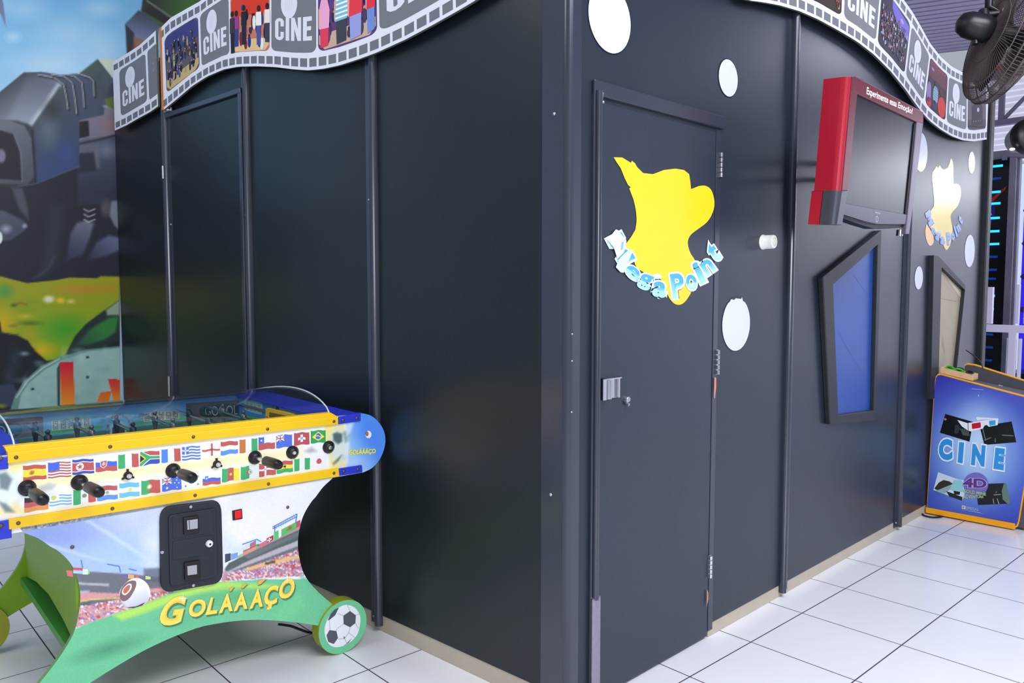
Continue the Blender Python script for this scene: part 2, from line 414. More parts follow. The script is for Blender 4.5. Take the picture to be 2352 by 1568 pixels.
# ---- door in the right wall
do = empty('door_1', FR.P(.55, 0, 0), None, None); do['kind'] = 'structure'
fr_top = FR.uv(1362, 196)[1]
leaf = MB(); leaf.box(FR, DU0+.045, DU1-.053, .012, 2.175, -.045, -.0005)
lf = leaf.build('door_leaf', M['door'], do, bevel=.002)
fm = MB(); fm.box(FR, DU0, DU0+.03, 0, 2.235, -.05, .012); fm.build('door_jamb', M['post'], do, bevel=.004)
# rounded stop along the latch side, bare aluminium at its foot
MB().tube([FR.P(DU0+.022, .40, .014), FR.P(DU0+.022, 2.2, .014)], .014, 12).build('door_stop', M['post'], do)
MB().box(FR, DU0+.002, DU0+.048, 0, .41, -.004, .022).build('bare_metal_guard', M['alu'], do, bevel=.006)['label'] = 'bare aluminium foot of the door post'
MB().box(FR, DU1-.048, DU1-.012, .03, 2.235, -.05, .0006).build('door_jamb', M['post'], do, bevel=.002)
MB().box(FR, DU0, DU1-.004, 2.185, 2.238, -.05, .013).build('door_head', M['post'], do, bevel=.004)
for (x, y0, y1) in [(1652, 350, 408), (1645, 803, 860), (1628, 1275, 1326)]:
    u, z0 = FR.uv(x, y1); _, z1 = FR.uv(x, y0); h = MB(); n = 5
    for i in range(n):
        a_, b2 = z0+(z1-z0)*(i+.08)/n, z0+(z1-z0)*(i+.92)/n
        h.tube([FR.P(u, a_, .008), FR.P(u, b2, .008)], .0072, 12)
    h.box(FR, u-.006, u+.012, z0, z1, -.003, .002)
    h.build('hinge', M['steel'], do)
# recessed latch pull and key cylinder
q = FR.pts([(1377, 870), (1422, 864), (1422, 916), (1376, 919)], .01)
zb, zt = q[3][1], q[1][1]; u0, u1 = q[0][0], q[1][0]
h = MB(); h.box(FR, u0, u1, zb, zt, -.003, .006)
h.box(FR, u0, u0+(u1-u0)*.18, zb, zt, .006, .028); h.box(FR, u0+(u1-u0)*.9, u1, zb, zt, .006, .016)
h.box(FR, u0, u1, zt-.006, zt, .004, .024)
for i in range(1): h.tube([FR.P(u0+(u1-u0)*.34, zb+.002, .02), FR.P(u0+(u1-u0)*.34, zt-.008, .02)], .013, 12)
h.build('door_latch', M['steel'], do, bevel=.0015)
u, w = FR.uv(1437, 916); h = MB(); h.tube([FR.P(u, w, -.002), FR.P(u, w, .012), FR.P(u, w, .016)], [.013, .0125, .009], 16); h.tube([FR.P(u-.004, w-.016, .006), FR.P(u-.002, w-.02, .018)], .007, 10)
h.build('key_cylinder', M['zinc'], do)
h = MB(); u, w = FR.uv(1374, 228); h.tube([FR.P(u, w-.01, .016), FR.P(u, w+.02, .02)], .004, 8); h.sph(FR.P(u+.002, w-.012, .02), .006, 8); h.build('door_head_pin', M['zinc'], do)
# paint chips that show raw board on the hinge side
c = Sheet(FR, .0066)
c.add([(1641, 866), (1645, 868), (1645, 890), (1642, 915), (1640, 912)], (205, 130, 105)); c.add([(1624, 1352), (1627, 1360), (1627, 1376), (1623, 1395)], (190, 130, 95))
c.build('paint_chip', M['print'], do)

# ---- door in the left wall (seen as moulding lines)
dl = empty('door_2', FL.P(2.6, 0, 0), None, None); dl['kind'] = 'structure'
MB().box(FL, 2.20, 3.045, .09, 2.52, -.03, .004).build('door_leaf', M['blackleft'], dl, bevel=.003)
MB().box(FL, 2.165, 2.195, .05, 2.555, -.03, .016).build('door_jamb', M['post'], dl, bevel=.004)
MB().box(FL, 2.165, 3.06, 2.525, 2.555, -.03, .018).build('door_head', M['post'], dl, bevel=.004)
u, w = FL.uv(396, 253); h = MB(); h.box(FL, u-.03, u+.07, w-.012, w+.012, .012, .024); h.sph(FL.P(u+.0, w, .026), .014, 10); h.build('door_closer', M['zinc'], dl, bevel=.003)
for (x, y0, y1) in [(374, 385, 414), (381, 860, 905)]:
    u, z0 = FL.uv(x, y1); _, z1 = FL.uv(x, y0); MB().tube([FL.P(min(u, 3.075), z0, .03), FL.P(min(u, 3.075), z1, .03)], .008, 8).build('hinge', M['zinc'], dl)

# ---- windows in the right wall
def inset(P, Q, fr, name, pane, n, depth=.03):
    w_ = empty('window_%d' % n, fr.P(P[0][0], P[0][1], 0), None, None); w_['kind'] = 'structure'
    m = MB(); k = len(P)
    vf = [fr.P(*p, depth) for p in P]+[fr.P(*p, depth) for p in Q]+[fr.P(*p, 0) for p in P]+[fr.P(*p, .004) for p in Q]
    f = []
    for i in range(k):
        j = (i+1) % k; f += [[i, j, k+j, k+i], [i, 2*k+i, 2*k+j, j], [k+i, k+j, 3*k+j, 3*k+i], [2*k+i, 3*k+i, 3*k+j, 2*k+j]]
    m.add(vf, f); m.build('window_frame', M['matteblack'], w_, bevel=.005)
    return w_
P = FR.pts([(1890, 636), (2025, 528), (2012, 966), (1907, 975)], .03)
Q = FR.pts([(1910, 653), (2012, 562), (2003, 942), (1922, 953)], .02)
w1 = inset(P, Q, FR, 'w', None, 1, .03)
MB().prism(FR, Q, .001, .006).build('window_pane', M['bluepane'], w1)
c = Sheet(FR, .0066)
for a_, b2, wd_ in [((1960, 630), (1990, 672), 1), ((1918, 718), (1945, 730), 1), ((1925, 760), (1955, 815), 1), ((1955, 815), (1990, 870), .8), ((1950, 818), (1975, 810), .7)]:
    dx, dy = b2[0]-a_[0], b2[1]-a_[1]; L = math.hypot(dx, dy); nx, ny = -dy/L*wd_*.6, dx/L*wd_*.6
    c.add([(a_[0]+nx, a_[1]+ny), (b2[0]+nx*.2, b2[1]+ny*.2), (b2[0]-nx*.2, b2[1]-ny*.2), (a_[0]-nx, a_[1]-ny)], (58, 84, 140))
c.build('scratch', M['print'], w1)
P = FR.pts([(2145, 586), (2156, 588), (2218, 655), (2193, 905), (2138, 916)], .03)
Q = FR.pts([(2159, 616), (2160, 614), (2213, 666), (2190, 880), (2152, 880)], .02)
w2 = inset(P, Q, FR, 'w', None, 2, .03)
MB().prism(FR, Q, .001, .006).build('window_pane', M['beigepane'], w2)
c = Sheet(FR, .0066)
c.add([(2159, 684.5), (2197, 691.5), (2197, 692.5), (2159, 685.5)], (95, 88, 78))
c.add([(2160, 640), (2175, 646), (2190, 665), (2204, 690), (2209, 712), (2198, 690), (2185, 668), (2172, 652)], (172, 156, 136))
c.add([(2160, 616), (2164, 620), (2206, 672), (2208, 684), (2200, 675)], (206, 194, 170))
c.add([(2163, 790), (2170, 815), (2171, 815), (2166, 770)], (140, 132, 112)); c.add([(2186, 770), (2191, 768), (2192, 795), (2190, 795)], (160, 150, 128))
c.build('torn_paper', M['print'], w2)

# ---- mural on the back wall
mw = MB().box(FM, -7, 2.2, 0, 4.6, -.12, -.004).build('wall_back', mat('pale_wall_paint', (170, 195, 215), .6)); mw['kind'] = 'structure'
def mural(X, Y):
    p = Paint(X, Y, (118, 184, 228))
    p.poly([(-900, -300), (600, -300), (600, 250), (-900, 250)], ((0, -200, (70, 150, 205)), (0, 260, (165, 212, 238))), 4)
    for cx, cy, rx, ry, o in [(60, 20, 70, 40, .35), (230, 20, 60, 30, .4), (160, 80, 110, 60, .35), (30, 85, 26, 18, .5), (120, 150, 130, 50, .5), (240, 120, 60, 60, .35), (0, 0, 40, 40, .3), (-150, 60, 150, 80, .4), (-400, 20, 180, 70, .4)]:
        p.blob(cx, cy, rx, ry, (225, 240, 246), 1, o)
    p.poly([(0, -20), (8, 10), (14, 62), (5, 40), (-10, 10)], (110, 120, 150), 3)
    p.poly([(-900, 400), (60, 400), (170, 340), (300, 340), (300, 980), (-900, 980)], (26, 30, 44), 10)
    # creature of metal forms: rear blocks
    p.poly([(183, 168), (225, 135), (262, 182), (275, 190), (275, 240), (240, 242), (200, 250)], ((200, 150, (60, 78, 70)), (262, 230, (74, 84, 108))), 4)
    p.poly([(225, 135), (275, 136), (275, 190), (262, 183)], (196, 208, 186), 4)
    p.poly([(240, 228), (275, 216), (275, 262), (245, 244)], (105, 125, 60), 4)
    p.poly([(180, 270), (240, 244), (275, 258), (275, 318), (190, 336)], ((190, 330, (110, 112, 132)), (262, 250, (142, 126, 136))), 6)
    p.blob(256, 290, 26, 26, (168, 120, 112), 1, .5)
    p.poly([(178, 322), (275, 312), (275, 470), (178, 470)], ((180, 330, (76, 86, 112)), (180, 440, (40, 46, 66))), 8)
    p.poly([(180, 322), (225, 330), (230, 385), (180, 390)], (98, 98, 116), 8)
    p.poly([(178, 352), (215, 350), (222, 392), (178, 398)], (34, 38, 58), 6)
    p.line([(183, 330), (222, 322), (275, 308)], 5, (44, 46, 60), 4)
    p.blob(245, 345, 34, 26, (150, 150, 165), 1, .6)
    p.poly([(178, 280), (203, 277), (205, 312), (182, 318)], (20, 22, 30), 3)
    # head block
    p.poly([(0, 212), (55, 167), (95, 165), (140, 172), (190, 168), (213, 180), (217, 225), (240, 248), (238, 264), (183, 276), (181, 382), (82, 422), (40, 430), (-60, 430), (-80, 260)], ((20, 330, (38, 46, 52)), (190, 250, (66, 80, 102))), 3)
    p.poly([(0, 212), (55, 167), (100, 167), (142, 190), (118, 232), (72, 286), (40, 276), (-90, 276), (-60, 230)], ((0, 190, (48, 52, 62)), (60, 280, (150, 160, 176))), 6)
    p.poly([(60, 182), (100, 176), (132, 196), (90, 250), (70, 282), (20, 272)], ((60, 180, (88, 96, 112)), (60, 276, (146, 156, 170))), 16, .8)
    p.line([(135, 196), (108, 236), (74, 284)], 9, (206, 218, 222), 12, .85)
    p.poly([(136, 200), (152, 214), (180, 262), (181, 382), (84, 420), (80, 330), (76, 290)], ((90, 260, (66, 78, 84)), (160, 390, (50, 70, 122))), 8)
    p.blob(112, 300, 34, 58, (118, 130, 142), 1, .6); p.blob(118, 252, 30, 34, (24, 28, 32), 1, .6); p.blob(150, 350, 30, 30, (54, 80, 150), 1, .6)
    for a_ in [[(88, 171), (124, 178), (146, 194), (152, 220), (156, 250)], [(118, 171), (148, 176), (166, 190), (172, 224), (176, 260)], [(150, 170), (172, 176), (188, 190), (192, 224), (193, 246)], [(180, 169), (206, 178), (215, 186), (216, 220)]]:
        p.line([(x+3, y+3) for x, y in a_], 4, (24, 28, 34), 4); p.line(a_, 2.2, (198, 206, 200), 3, .85)
    p.poly([(-90, 272), (20, 276), (56, 288), (72, 318), (80, 404), (62, 424), (-90, 418)], ((0, 280, (108, 112, 124)), (60, 420, (74, 78, 90))), 4)
    p.poly([(-90, 298), (8, 300), (30, 306), (46, 350), (50, 414), (-90, 404)], (18, 20, 34), 4)
    p.line([(8, 300), (32, 308), (48, 352), (51, 416)], 2, (140, 144, 156), 4, .6)
    p.blob(2, 358, 14, 20, (122, 118, 140), .4, 1); p.line([(74, 300), (82, 420)], 4, (22, 26, 40), 4)
    p.line([(40, 428), (82, 422), (182, 382)], 2.5, (120, 128, 140), 4, .5)
    # lower body
    p.poly([(26, 430), (52, 432), (64, 478), (66, 505), (44, 480)], (84, 90, 100), 8, .8)
    p.poly([(-60, 480), (8, 484), (54, 506), (62, 516), (56, 530), (24, 552), (-60, 558)], ((0, 480, (84, 88, 100)), (20, 545, (66, 72, 96))), 6)
    p.blob(14, 526, 18, 14, (190, 194, 210), 1, .8); p.blob(57, 519, 9, 8, (200, 204, 222), 1, .8); p.blob(-2, 546, 9, 17, (226, 240, 236), .3, 1)
    p.poly([(152, 600), (162, 536), (176, 512), (196, 506), (216, 512), (206, 548), (190, 584)], ((160, 600, (40, 46, 76)), (196, 506, (112, 116, 136))), 8)
    for y in (478, 490, 502): p.line([(193, y+2), (203, y+8), (218, y+2)], 2.6, (196, 198, 208), 3, .9)
    p.blob(244, 478, 18, 26, (86, 82, 94), .6, .9); p.poly([(256, 462), (275, 460), (275, 530), (262, 516), (252, 496)], (142, 152, 166), 6, .8)
    p.poly([(200, 598), (222, 556), (250, 540), (275, 546), (275, 575), (236, 590)], ((205, 598, (46, 48, 74)), (255, 545, (98, 104, 140))), 8)
    p.poly([(118, 470), (150, 470), (130, 610), (90, 638)], (46, 54, 70), 20, .6)
    p.line([(78, 640), (110, 618), (124, 590)], 6, (66, 74, 92), 8, .6)
    # field
    p.poly([(-900, 640), (0, 634), (30, 642), (62, 650), (130, 643), (160, 637), (222, 639), (232, 634), (275, 635), (275, 760), (170, 822), (106, 828), (80, 800), (0, 762), (-900, 700)], ((140, 640, (160, 160, 20)), (140, 800, (128, 168, 20))), 3)
    for cx, cy, rx, ry, c_, o in [(190, 665, 90, 16, (206, 132, 40), .8), (255, 660, 30, 20, (190, 140, 40), .5), (10, 668, 30, 24, (60, 150, 90), .8), (150, 755, 80, 46, (58, 160, 30), .95), (5, 740, 50, 50, (222, 172, 0), .9), (95, 805, 45, 30, (226, 184, 0), .9), (70, 770, 34, 26, (196, 160, 20), .6), (60, 700, 60, 26, (120, 160, 30), .4), (-200, 690, 160, 50, (110, 160, 30), .8)]:
        p.blob(cx, cy, rx, ry, c_, 1, o)
    p.blob(112, 687, 18, 12, (236, 230, 205), .7, .95); p.blob(139, 690, 14, 10, (240, 196, 40), .7, .95); p.blob(163, 692, 14, 8, (226, 200, 120), .8, .9)
    p.line([(38, 698), (45, 695), (62, 699)], 4, (150, 96, 20), 4, .8); p.blob(32, 701, 11, 6, (60, 86, 20), .8, .8)
    p.blob(58, 726, 26, 8, (216, 190, 50), 1, .8); p.blob(70, 742, 40, 8, (70, 100, 30), 1, .8); p.blob(30, 748, 16, 6, (110, 110, 40), 1, .7)
    p.poly([(-900, 700), (0, 738), (4, 764), (40, 770), (64, 782), (80, 806), (108, 830), (60, 852), (30, 935), (-900, 960)], (12, 20, 32), 4)
    p.line([(2, 762), (20, 765), (44, 768)], 2, (90, 70, 20), 2, .8)
    p.blob(34, 826, 22, 42, (40, 62, 80), 1, .7); p.blob(22, 865, 18, 34, (60, 66, 88), 1, .7); p.poly([(-80, 886), (32, 882), (40, 900), (28, 935), (-80, 940)], (48, 58, 84), 5)
    p.blob(4, 932, 16, 8, (150, 170, 20), 1, .8)
    p.poly([(150, 815), (172, 772), (196, 745), (226, 722), (252, 704), (275, 688), (275, 780), (240, 796), (170, 815)], (26, 46, 44), 4)
    p.poly([(176, 792), (206, 756), (250, 730), (272, 726), (266, 762), (240, 780), (200, 792)], ((180, 790, (40, 80, 60)), (235, 750, (46, 128, 56))), 8)
    p.poly([(243, 712), (275, 688), (275, 723), (246, 724)], (146, 162, 142), 6)
    # sign plate
    p.poly([(24, 940), (34, 908), (54, 876), (92, 842), (130, 822), (200, 802), (280, 794), (280, 990), (24, 990)], (100, 142, 132), 3)
    p.line([(38, 912), (62, 876), (98, 845), (136, 824)], 3, (200, 226, 216), 3, .8)
    p.poly([(40, 946), (48, 908), (68, 878), (104, 848), (140, 828), (205, 806), (280, 798), (280, 990), (40, 990)], (150, 190, 180), 3)
    rng = np.random.RandomState(3)
    for _ in range(50): p.blob(rng.uniform(40, 280), rng.uniform(800, 960), rng.uniform(8, 30), rng.uniform(6, 22), (174, 208, 198) if rng.rand() < .5 else (126, 168, 160), 1, .45)
    p.poly([(131, 846), (137, 833), (138, 940), (132, 940)], (44, 62, 66), 2)
    p.poly([(138, 832), (168, 830), (173, 940), (140, 940)], ((150, 835, (206, 22, 46)), (150, 925, (236, 150, 30))), 1.5)
    p.poly([(248, 871), (264, 869), (277, 874), (278, 940), (266, 940)], ((260, 872, (208, 40, 50)), (260, 915, (240, 140, 20))), 1.5)
    p.poly([(231, 901), (256, 898), (246, 940), (216, 940)], ((240, 900, (226, 100, 30)), (240, 930, (240, 140, 20))), 1.5)
    for x, y in [(201, 820), (201, 866), (75, 893)]: p.blob(x, y, 5, 4, (40, 52, 54), .5, 1)
    # forms over the booth
    p.poly([(324, 24), (345, -120), (560, -120), (560, 60), (380, 70)], ((350, 0, (34, 44, 36)), (430, 10, (62, 106, 40))), 4)
    p.poly([(326, 26), (345, 8), (392, 42), (380, 62), (360, 58)], (26, 30, 28), 4); p.line([(338, 2), (396, 42)], 3, (150, 160, 150), 4, .8)
    p.poly([(324, 24), (380, 56), (384, 72), (362, 66)], (56, 92, 36), 4)
    p.poly([(288, 54), (318, 24), (330, 28), (366, 58), (362, 96), (300, 128), (292, 118)], ((325, 26, (50, 58, 74)), (310, 95, (122, 136, 176))), 4)
    p.poly([(288, 56), (308, 76), (312, 130), (292, 132)], (30, 36, 46), 4); p.poly([(306, 84), (330, 92), (330, 130), (306, 130)], (150, 90, 50), 5, .8)
    return p.C
ol = [(-420, -330), (470, -330), (470, 130), (275, 240), (275, 975), (-420, 975)]
mu = canvas('wall_mural', FM, 0.0, ol, 2.6, mural, M['paint']); mu['kind'] = 'structure'; 

# ================================================================== FILM STRIP SIGNS
BLOCK = [[(0, .15), (0, .85), (.05, .96), (.125, 1), (.2, .96), (.25, .85), (.25, .62), (.155, .62), (.155, .82), (.125, .86), (.097, .82), (.097, .18), (.125, .14), (.155, .18), (.155, .38), (.25, .38), (.25, .15), (.2, .04), (.125, 0), (.05, .04)],
         [(.30, 0), (.30, 1), (.40, 1), (.40, 0)],
         [(.45, 0), (.45, 1), (.545, 1), (.63, .5), (.63, 1), (.72, 1), (.72, 0), (.625, 0), (.54, .52), (.54, 0)],
         [(.77, 0), (.77, 1), (1, 1), (1, .82), (.87, .82), (.87, .6), (.98, .6), (.98, .43), (.87, .43), (.87, .18), (1, .18), (1, 0)]]
class Strip:
    def __init__(s, fr, bot, top, d, slant, flip):
        s.fr, s.d, s.sl, s.flip = fr, d, slant, flip
        B = sorted(fr.pts(bot, d)); T = sorted(fr.pts(top, d)) if top else []
        s.bu = np.array([p[0] for p in B]); s.bz = np.array([p[1] for p in B])
        s.wd = .47
        s.tu = np.array([p[0] for p in T]) if T else None; s.tz = np.array([p[1] for p in T]) if T else None
    def zb(s, u): return float(np.interp(u, s.bu, s.bz))
    def zt(s, u):
        base = s.zb(u)+s.wd
        if s.tu is None: return base
        if s.tu[0] <= u <= s.tu[-1]: return float(np.interp(u, s.tu, s.tz))
        e = 0 if u < s.tu[0] else -1
        off = s.tz[e]-(s.zb(s.tu[e])+s.wd); return base+off*max(0, 1-abs(u-s.tu[e])/1.0)
    def M(s, u, t):
        e = .03; sl = (s.zb(u+e)-s.zb(u-e)+s.zt(u+e)-s.zt(u-e))/(4*e)
        w = s.zt(u)-s.zb(u); uu = min(max(u-sl*s.sl*(t-.5)*w, s.bu[0]), s.bu[-1])
        return (uu, s.zb(uu)+(s.zt(uu)-s.zb(uu))*t)
    def local(s, u0, u1, a, b):      # a: left to right as seen, b: bottom to top inside a picture frame
        u = u0+(u1-u0)*a; return s.M(u, .165+(.83-.165)*b)
    def build(s, name, parent, frames, perf, lay_mat):
        n = 70; U = np.linspace(s.bu[0], s.bu[-1], n)
        ol = [(u, s.zb(u)) for u in U]+[(u, s.zt(u)) for u in U[::-1]]
        MB().prism(s.fr, ol, s.d-.012, s.d).build(name, M['stripedge'], parent)
        sh = Sheet(s.fr, s.d+.0006)
        sh.add(ol, (226, 228, 236), 0, False)
        u = perf[0]
        while u < perf[1]:
            w = perf[2]
            for t0, t1 in ((.03, .112), (.868, .95)):
                q = [s.M(u, t0), s.M(u+w*.78, t0), s.M(u+w*.78, t1), s.M(u, t1)]
                if q[1][0]-q[0][0] > .01: sh.add(q, (112, 114, 122), 1, False)
            u += w
        for (x0, x1, kind) in frames:
            def L(a, b, x0=x0, x1=x1): return s.local(x0, x1, a, b)
            r = []
            rc = .12
            for i, (cx, cy, a0) in enumerate([(1-rc, rc*.7, -90), (1-rc, 1-rc*.7, 0), (rc, 1-rc*.7, 90), (rc, rc*.7, 180)]):
                for k in range(6): a_ = math.radians(a0+18*k); r.append((cx+rc*math.cos(a_), cy+rc*.7*math.sin(a_)))
            # extra samples on the long edges
            full = []
            for i in range(len(r)):
                p, q = r[i], r[(i+1) % len(r)]; full.append(p)
                if abs(p[0]-q[0])+abs(p[1]-q[1]) > .3: full += [(p[0]+(q[0]-p[0])*k/6, p[1]+(q[1]-p[1])*k/6) for k in range(1, 6)]
            def A(pts, col, lay): sh.add([L(*p) for p in pts], col, lay, False)
            def E(cx, cy, rx, ry, col, lay, n=14): A([(cx+rx*math.cos(2*math.pi*i/n), cy+ry*math.sin(2*math.pi*i/n)) for i in range(n)], col, lay)
            rg = random.Random(int(abs(x0)*1000)+len(kind))
            if kind.startswith('cine'):
                A(full, (116, 118, 125), 1)
                if kind == 'cineblank':
                    for k in range(8): E(.55+.1*rg.random(), .5+.3*rg.random(), .06, .012, (190, 120, 130) if k % 2 else (120, 140, 180), 2)
                    continue
                for gl in BLOCK:
                    A([(.09+.82*x, .17+.34*y) for x, y in gl], (222, 224, 234), 2)
                E(.41, .72, .185, .22, (222, 223, 234), 3, 28)
                for k in range(4): A([(.34+.04*k, .62), (.345+.04*k, .62), (.35+.04*k, .85), (.345+.04*k, .85)], (206, 205, 216), 4)
                continue
            cfg = dict(A=((92, 84, 92), (60, 60, 120), (196, 170, 110), [(40, 48, 92), (30, 36, 70), (60, 66, 130), (170, 160, 130), (70, 50, 50), (20, 24, 40)]),
                       B=((196, 120, 90), (214, 60, 30), (226, 190, 140), [(24, 26, 40), (150, 60, 130), (40, 50, 120), (230, 230, 230), (120, 40, 40), (40, 40, 60)]),
                       C=((90, 60, 110), (88, 50, 130), (200, 170, 150), [(40, 34, 70), (60, 40, 90), (120, 50, 110)]),
                       D=((40, 34, 44), (150, 130, 140), (50, 34, 34), [(30, 22, 26), (190, 170, 140), (120, 60, 50), (20, 18, 26), (200, 150, 120)]),
                       P=((26, 22, 44), (28, 24, 50), (24, 24, 44), [(20, 20, 36), (60, 50, 90), (150, 150, 190), (120, 40, 60), (40, 40, 80), (180, 180, 200), (14, 14, 26)]),
                       R=((34, 18, 34), (90, 24, 44), (50, 24, 36), [(30, 20, 36), (50, 24, 40), (24, 20, 40)]),
                       K=((96, 86, 100), (110, 100, 120), (70, 66, 78), [(44, 40, 50), (120, 96, 70), (30, 30, 40), (130, 100, 60)]))[kind]
            base, topc, botc, pal = cfg
            A(full, base, 1)
            A([(.02, .62), (.98, .62), (.98, .9), (.88, .985), (.12, .985), (.02, .9)], topc, 2)
            A([(.02, .22), (.98, .22), (.98, .1), (.88, .015), (.12, .015), (.02, .1)], botc, 2)
            if kind == 'P':
                A([(.36, 1.0), (.97, .92), (.99, .62), (.55, .70), (.38, .84)], (112, 92, 200), 3); E(.72, .84, .06, .04, (160, 150, 225), 4)
                A([(.45, .62), (.56, .60), (.56, .54), (.45, .57)], (190, 190, 225), 4)
            if kind == 'R':
                for k in range(7): E(.12+.12*k, .94, .03, .012, (190, 50, 80), 3)
                E(.2, .82, .07, .03, (140, 120, 190), 3)
                for cx, cy, rx, ry, c_ in [(.1, .3, .1, .22, (130, 110, 170)), (.14, .1, .1, .1, (170, 30, 40)), (.42, .36, .14, .2, (110, 140, 170)), (.42, .14, .12, .1, (40, 40, 80)), (.76, .22, .2, .22, (196, 44, 34)), (.7, .52, .09, .07, (60, 34, 34))]: E(cx, cy, rx, ry, c_, 4)
                for k in range(5): A([(.3, .24+.05*k), (.54, .25+.05*k), (.54, .265+.05*k), (.3, .255+.05*k)], (150, 180, 205), 5)
                E(.42, .6, .09, .06, (20, 14, 20), 5); E(.1, .56, .07, .06, (20, 14, 20), 5)
            if kind == 'K':
                for k in range(5): A([(.2+.12*k, .5), (.26+.12*k, .5), (.26+.12*k, .8), (.2+.12*k, .8)], (150, 110, 60) if k % 2 else (90, 74, 70), 3)
                A([(.22, .1), (.8, .1), (.8, .5), (.7, .62), (.34, .62), (.22, .5)], (44, 42, 52), 4); E(.55, .45, .06, .05, (190, 190, 210), 5)
                A([(.05, .06), (.95, .02), (.95, .05), (.05, .1)], (40, 36, 44), 5)
                for k in range(4): E(.3+.13*k, .2, .012, .012, (200, 200, 215), 5, 6)
            if kind == 'B':
                A([(.3, .62), (.95, .62), (.95, .98), (.3, .98)], (216, 52, 28), 3); E(.62, .93, .25, .05, (240, 120, 40), 4); A([(.28, .70), (.36, .70), (.36, .79), (.28, .79)], (60, 80, 150), 4)
            N = dict(A=90, B=16, C=26, D=70, P=260, R=10, K=14)[kind]
            for k in range(N):
                a_ = rg.uniform(.06, .94); big = {'B': .055, 'A': .035, 'P': .02, 'C': .05, 'D': .035}.get(kind, .03)
                b_ = rg.uniform(.12, .75 if kind in 'ADP' else .6); c_ = rg.choice(pal); j = (lambda x: max(0, min(255, x+rg.randint(-14, 14))))
                h_ = big*rg.uniform(1.0, 2.4)
                if kind in 'RK': continue
                E(a_, b_, big*.8, h_, tuple(j(x) for x in c_), 4+k % 3, 9)
                E(a_, b_+h_*1.05, big*.42, big*.42, (34, 24, 26) if rg.random() < .6 else (196, 150, 126), 7, 7)
            if kind == 'C':
                for cx, w, c_, pc in [(.12, .2, (236, 168, 200), (222, 60, 90)), (.42, .24, (120, 190, 210), (60, 60, 70)), (.66, .26, (226, 56, 70), (150, 160, 215)), (.91, .16, (222, 50, 66), (110, 140, 210))]:
                    bb = .30+.05*(cx > .3)
                    A([(cx-w*.42, bb), (cx+w*.42, bb), (cx+w*.5, bb+.24), (cx+w*.25, bb+.42), (cx-w*.25, bb+.42), (cx-w*.5, bb+.24)], c_, 8)
                    A([(cx-w*.34, .04), (cx+w*.34, .06), (cx+w*.38, bb), (cx-w*.38, bb)], pc, 8)
                    E(cx, bb+.5, w*.27, .09, (34, 24, 26), 9)
                    A([(cx-w*.5, bb+.02), (cx-w*.42, bb), (cx-w*.34, bb+.3), (cx-w*.5, bb+.28)], (226, 170, 150), 9)
                    if w == .24:
                        for k in range(6): A([(cx-w*.46, bb+.03+.06*k), (cx+w*.46, bb+.03+.06*k), (cx+w*.46, bb+.055+.06*k), (cx-w*.46, bb+.055+.06*k)], (240, 246, 248), 9)
            if kind == 'B':
                for cx, bb, h_, c_, pc in [(.16, .2, .5, (150, 60, 136), (50, 60, 130)), (.36, .22, .55, (26, 28, 40), (26, 28, 40)), (.05, .1, .62, (60, 50, 60), (24, 26, 40)), (.74, .2, .52, (236, 236, 236), (74, 80, 150)), (.95, .24, .5, (236, 226, 220), (60, 60, 80))]:
                    A([(cx-.05, bb-.1), (cx+.05, bb-.1), (cx+.055, bb+h_*.42), (cx-.055, bb+h_*.42)], pc, 8); A([(cx-.07, bb+h_*.4), (cx+.07, bb+h_*.4), (cx+.065, bb+h_*.82), (cx-.065, bb+h_*.82)], c_, 9); E(cx, bb+h_*.93, .045, .05, (34, 24, 26), 9)
        return sh.build('print', M['matprint'], parent)
botR = [(1711.8, 0), (1752, 5), (1790, 12), (1836, 25.5), (1879.5, 44.6), (1930.6, 72.7), (1969, 95.7), (2007, 125), (2045, 163), (2078.5, 204), (2109, 247.4), (2134.6, 277), (2160, 297), (2185.7, 312.5), (2211, 322), (2236.7, 324.5), (2266, 320)]
topR = [(2076, 0), (2096, 28), (2117, 64), (2134.6, 97), (2160, 130), (2185.7, 153), (2211, 166), (2236.7, 170.4), (2266, 168)]
DS = .045
sr = empty('film_strip_sign', FR.P(3, 2.6, DS), 'wavy film strip sign with white letters and crowd photos above the wall-mounted television', 'sign')
S1 = Strip(FR, botR, topR, DS, .75, 1)
# carry the strip on towards the corner, above the picture
S1.bu = np.concatenate([[.25, .6, .95], S1.bu]); S1.bz = np.concatenate([[2.60, 2.70, 2.77], S1.bz])
su = [S1.fr.uv(x, y, DS)[0] for x, y in [(1937, 15), (2018.6, 38), (2086, 102), (2129, 184), (2175, 235), (2221, 250), (2266, 250)]]
w_ = .012; w0 = su[1]-su[0]
fr_ = [(su[0]-w0*.95, su[0]-.02, 'D'), (su[0]+w_, su[1]-w_, 'cine'), (su[1]+w_, su[2]-w_, 'P'), (su[2]+w_, su[3]-w_, 'cine'), (su[3]+w_, su[4]-w_, 'R'), (su[4]+w_, su[5]-w_, 'cine'), (su[5]+w_, su[6]-.02, 'K'),
       (su[0]-w0*2, su[0]-w0*1.02, 'cine')]
p0 = FR.uv(1752+272/3.92, 20, DS)[0]; p1 = FR.uv(1752+1240/3.92, 180, DS)[0]
S1.build('board', sr, fr_, (.3, S1.bu[-1]-.03, .094), None)
botL = [(376.5, 252), (407, 227), (441, 198), (475, 176), (513.6, 159.4), (547.6, 153), (590, 152), (632.6, 154), (675, 159.4), (709, 161.6), (743, 158), (781.5, 149.7), (824, 136), (866.5, 120.3), (930, 91.4), (994, 57.4), (1058, 21.3), (1094, 0)]
topL = [(371, 62), (392, 41), (427, 21), (462, 1.6)]
sl = empty('film_strip_sign', FL.P(1.5, 2.6, DS), 'long wavy film strip sign with photos along the top of the plain black wall', 'sign')
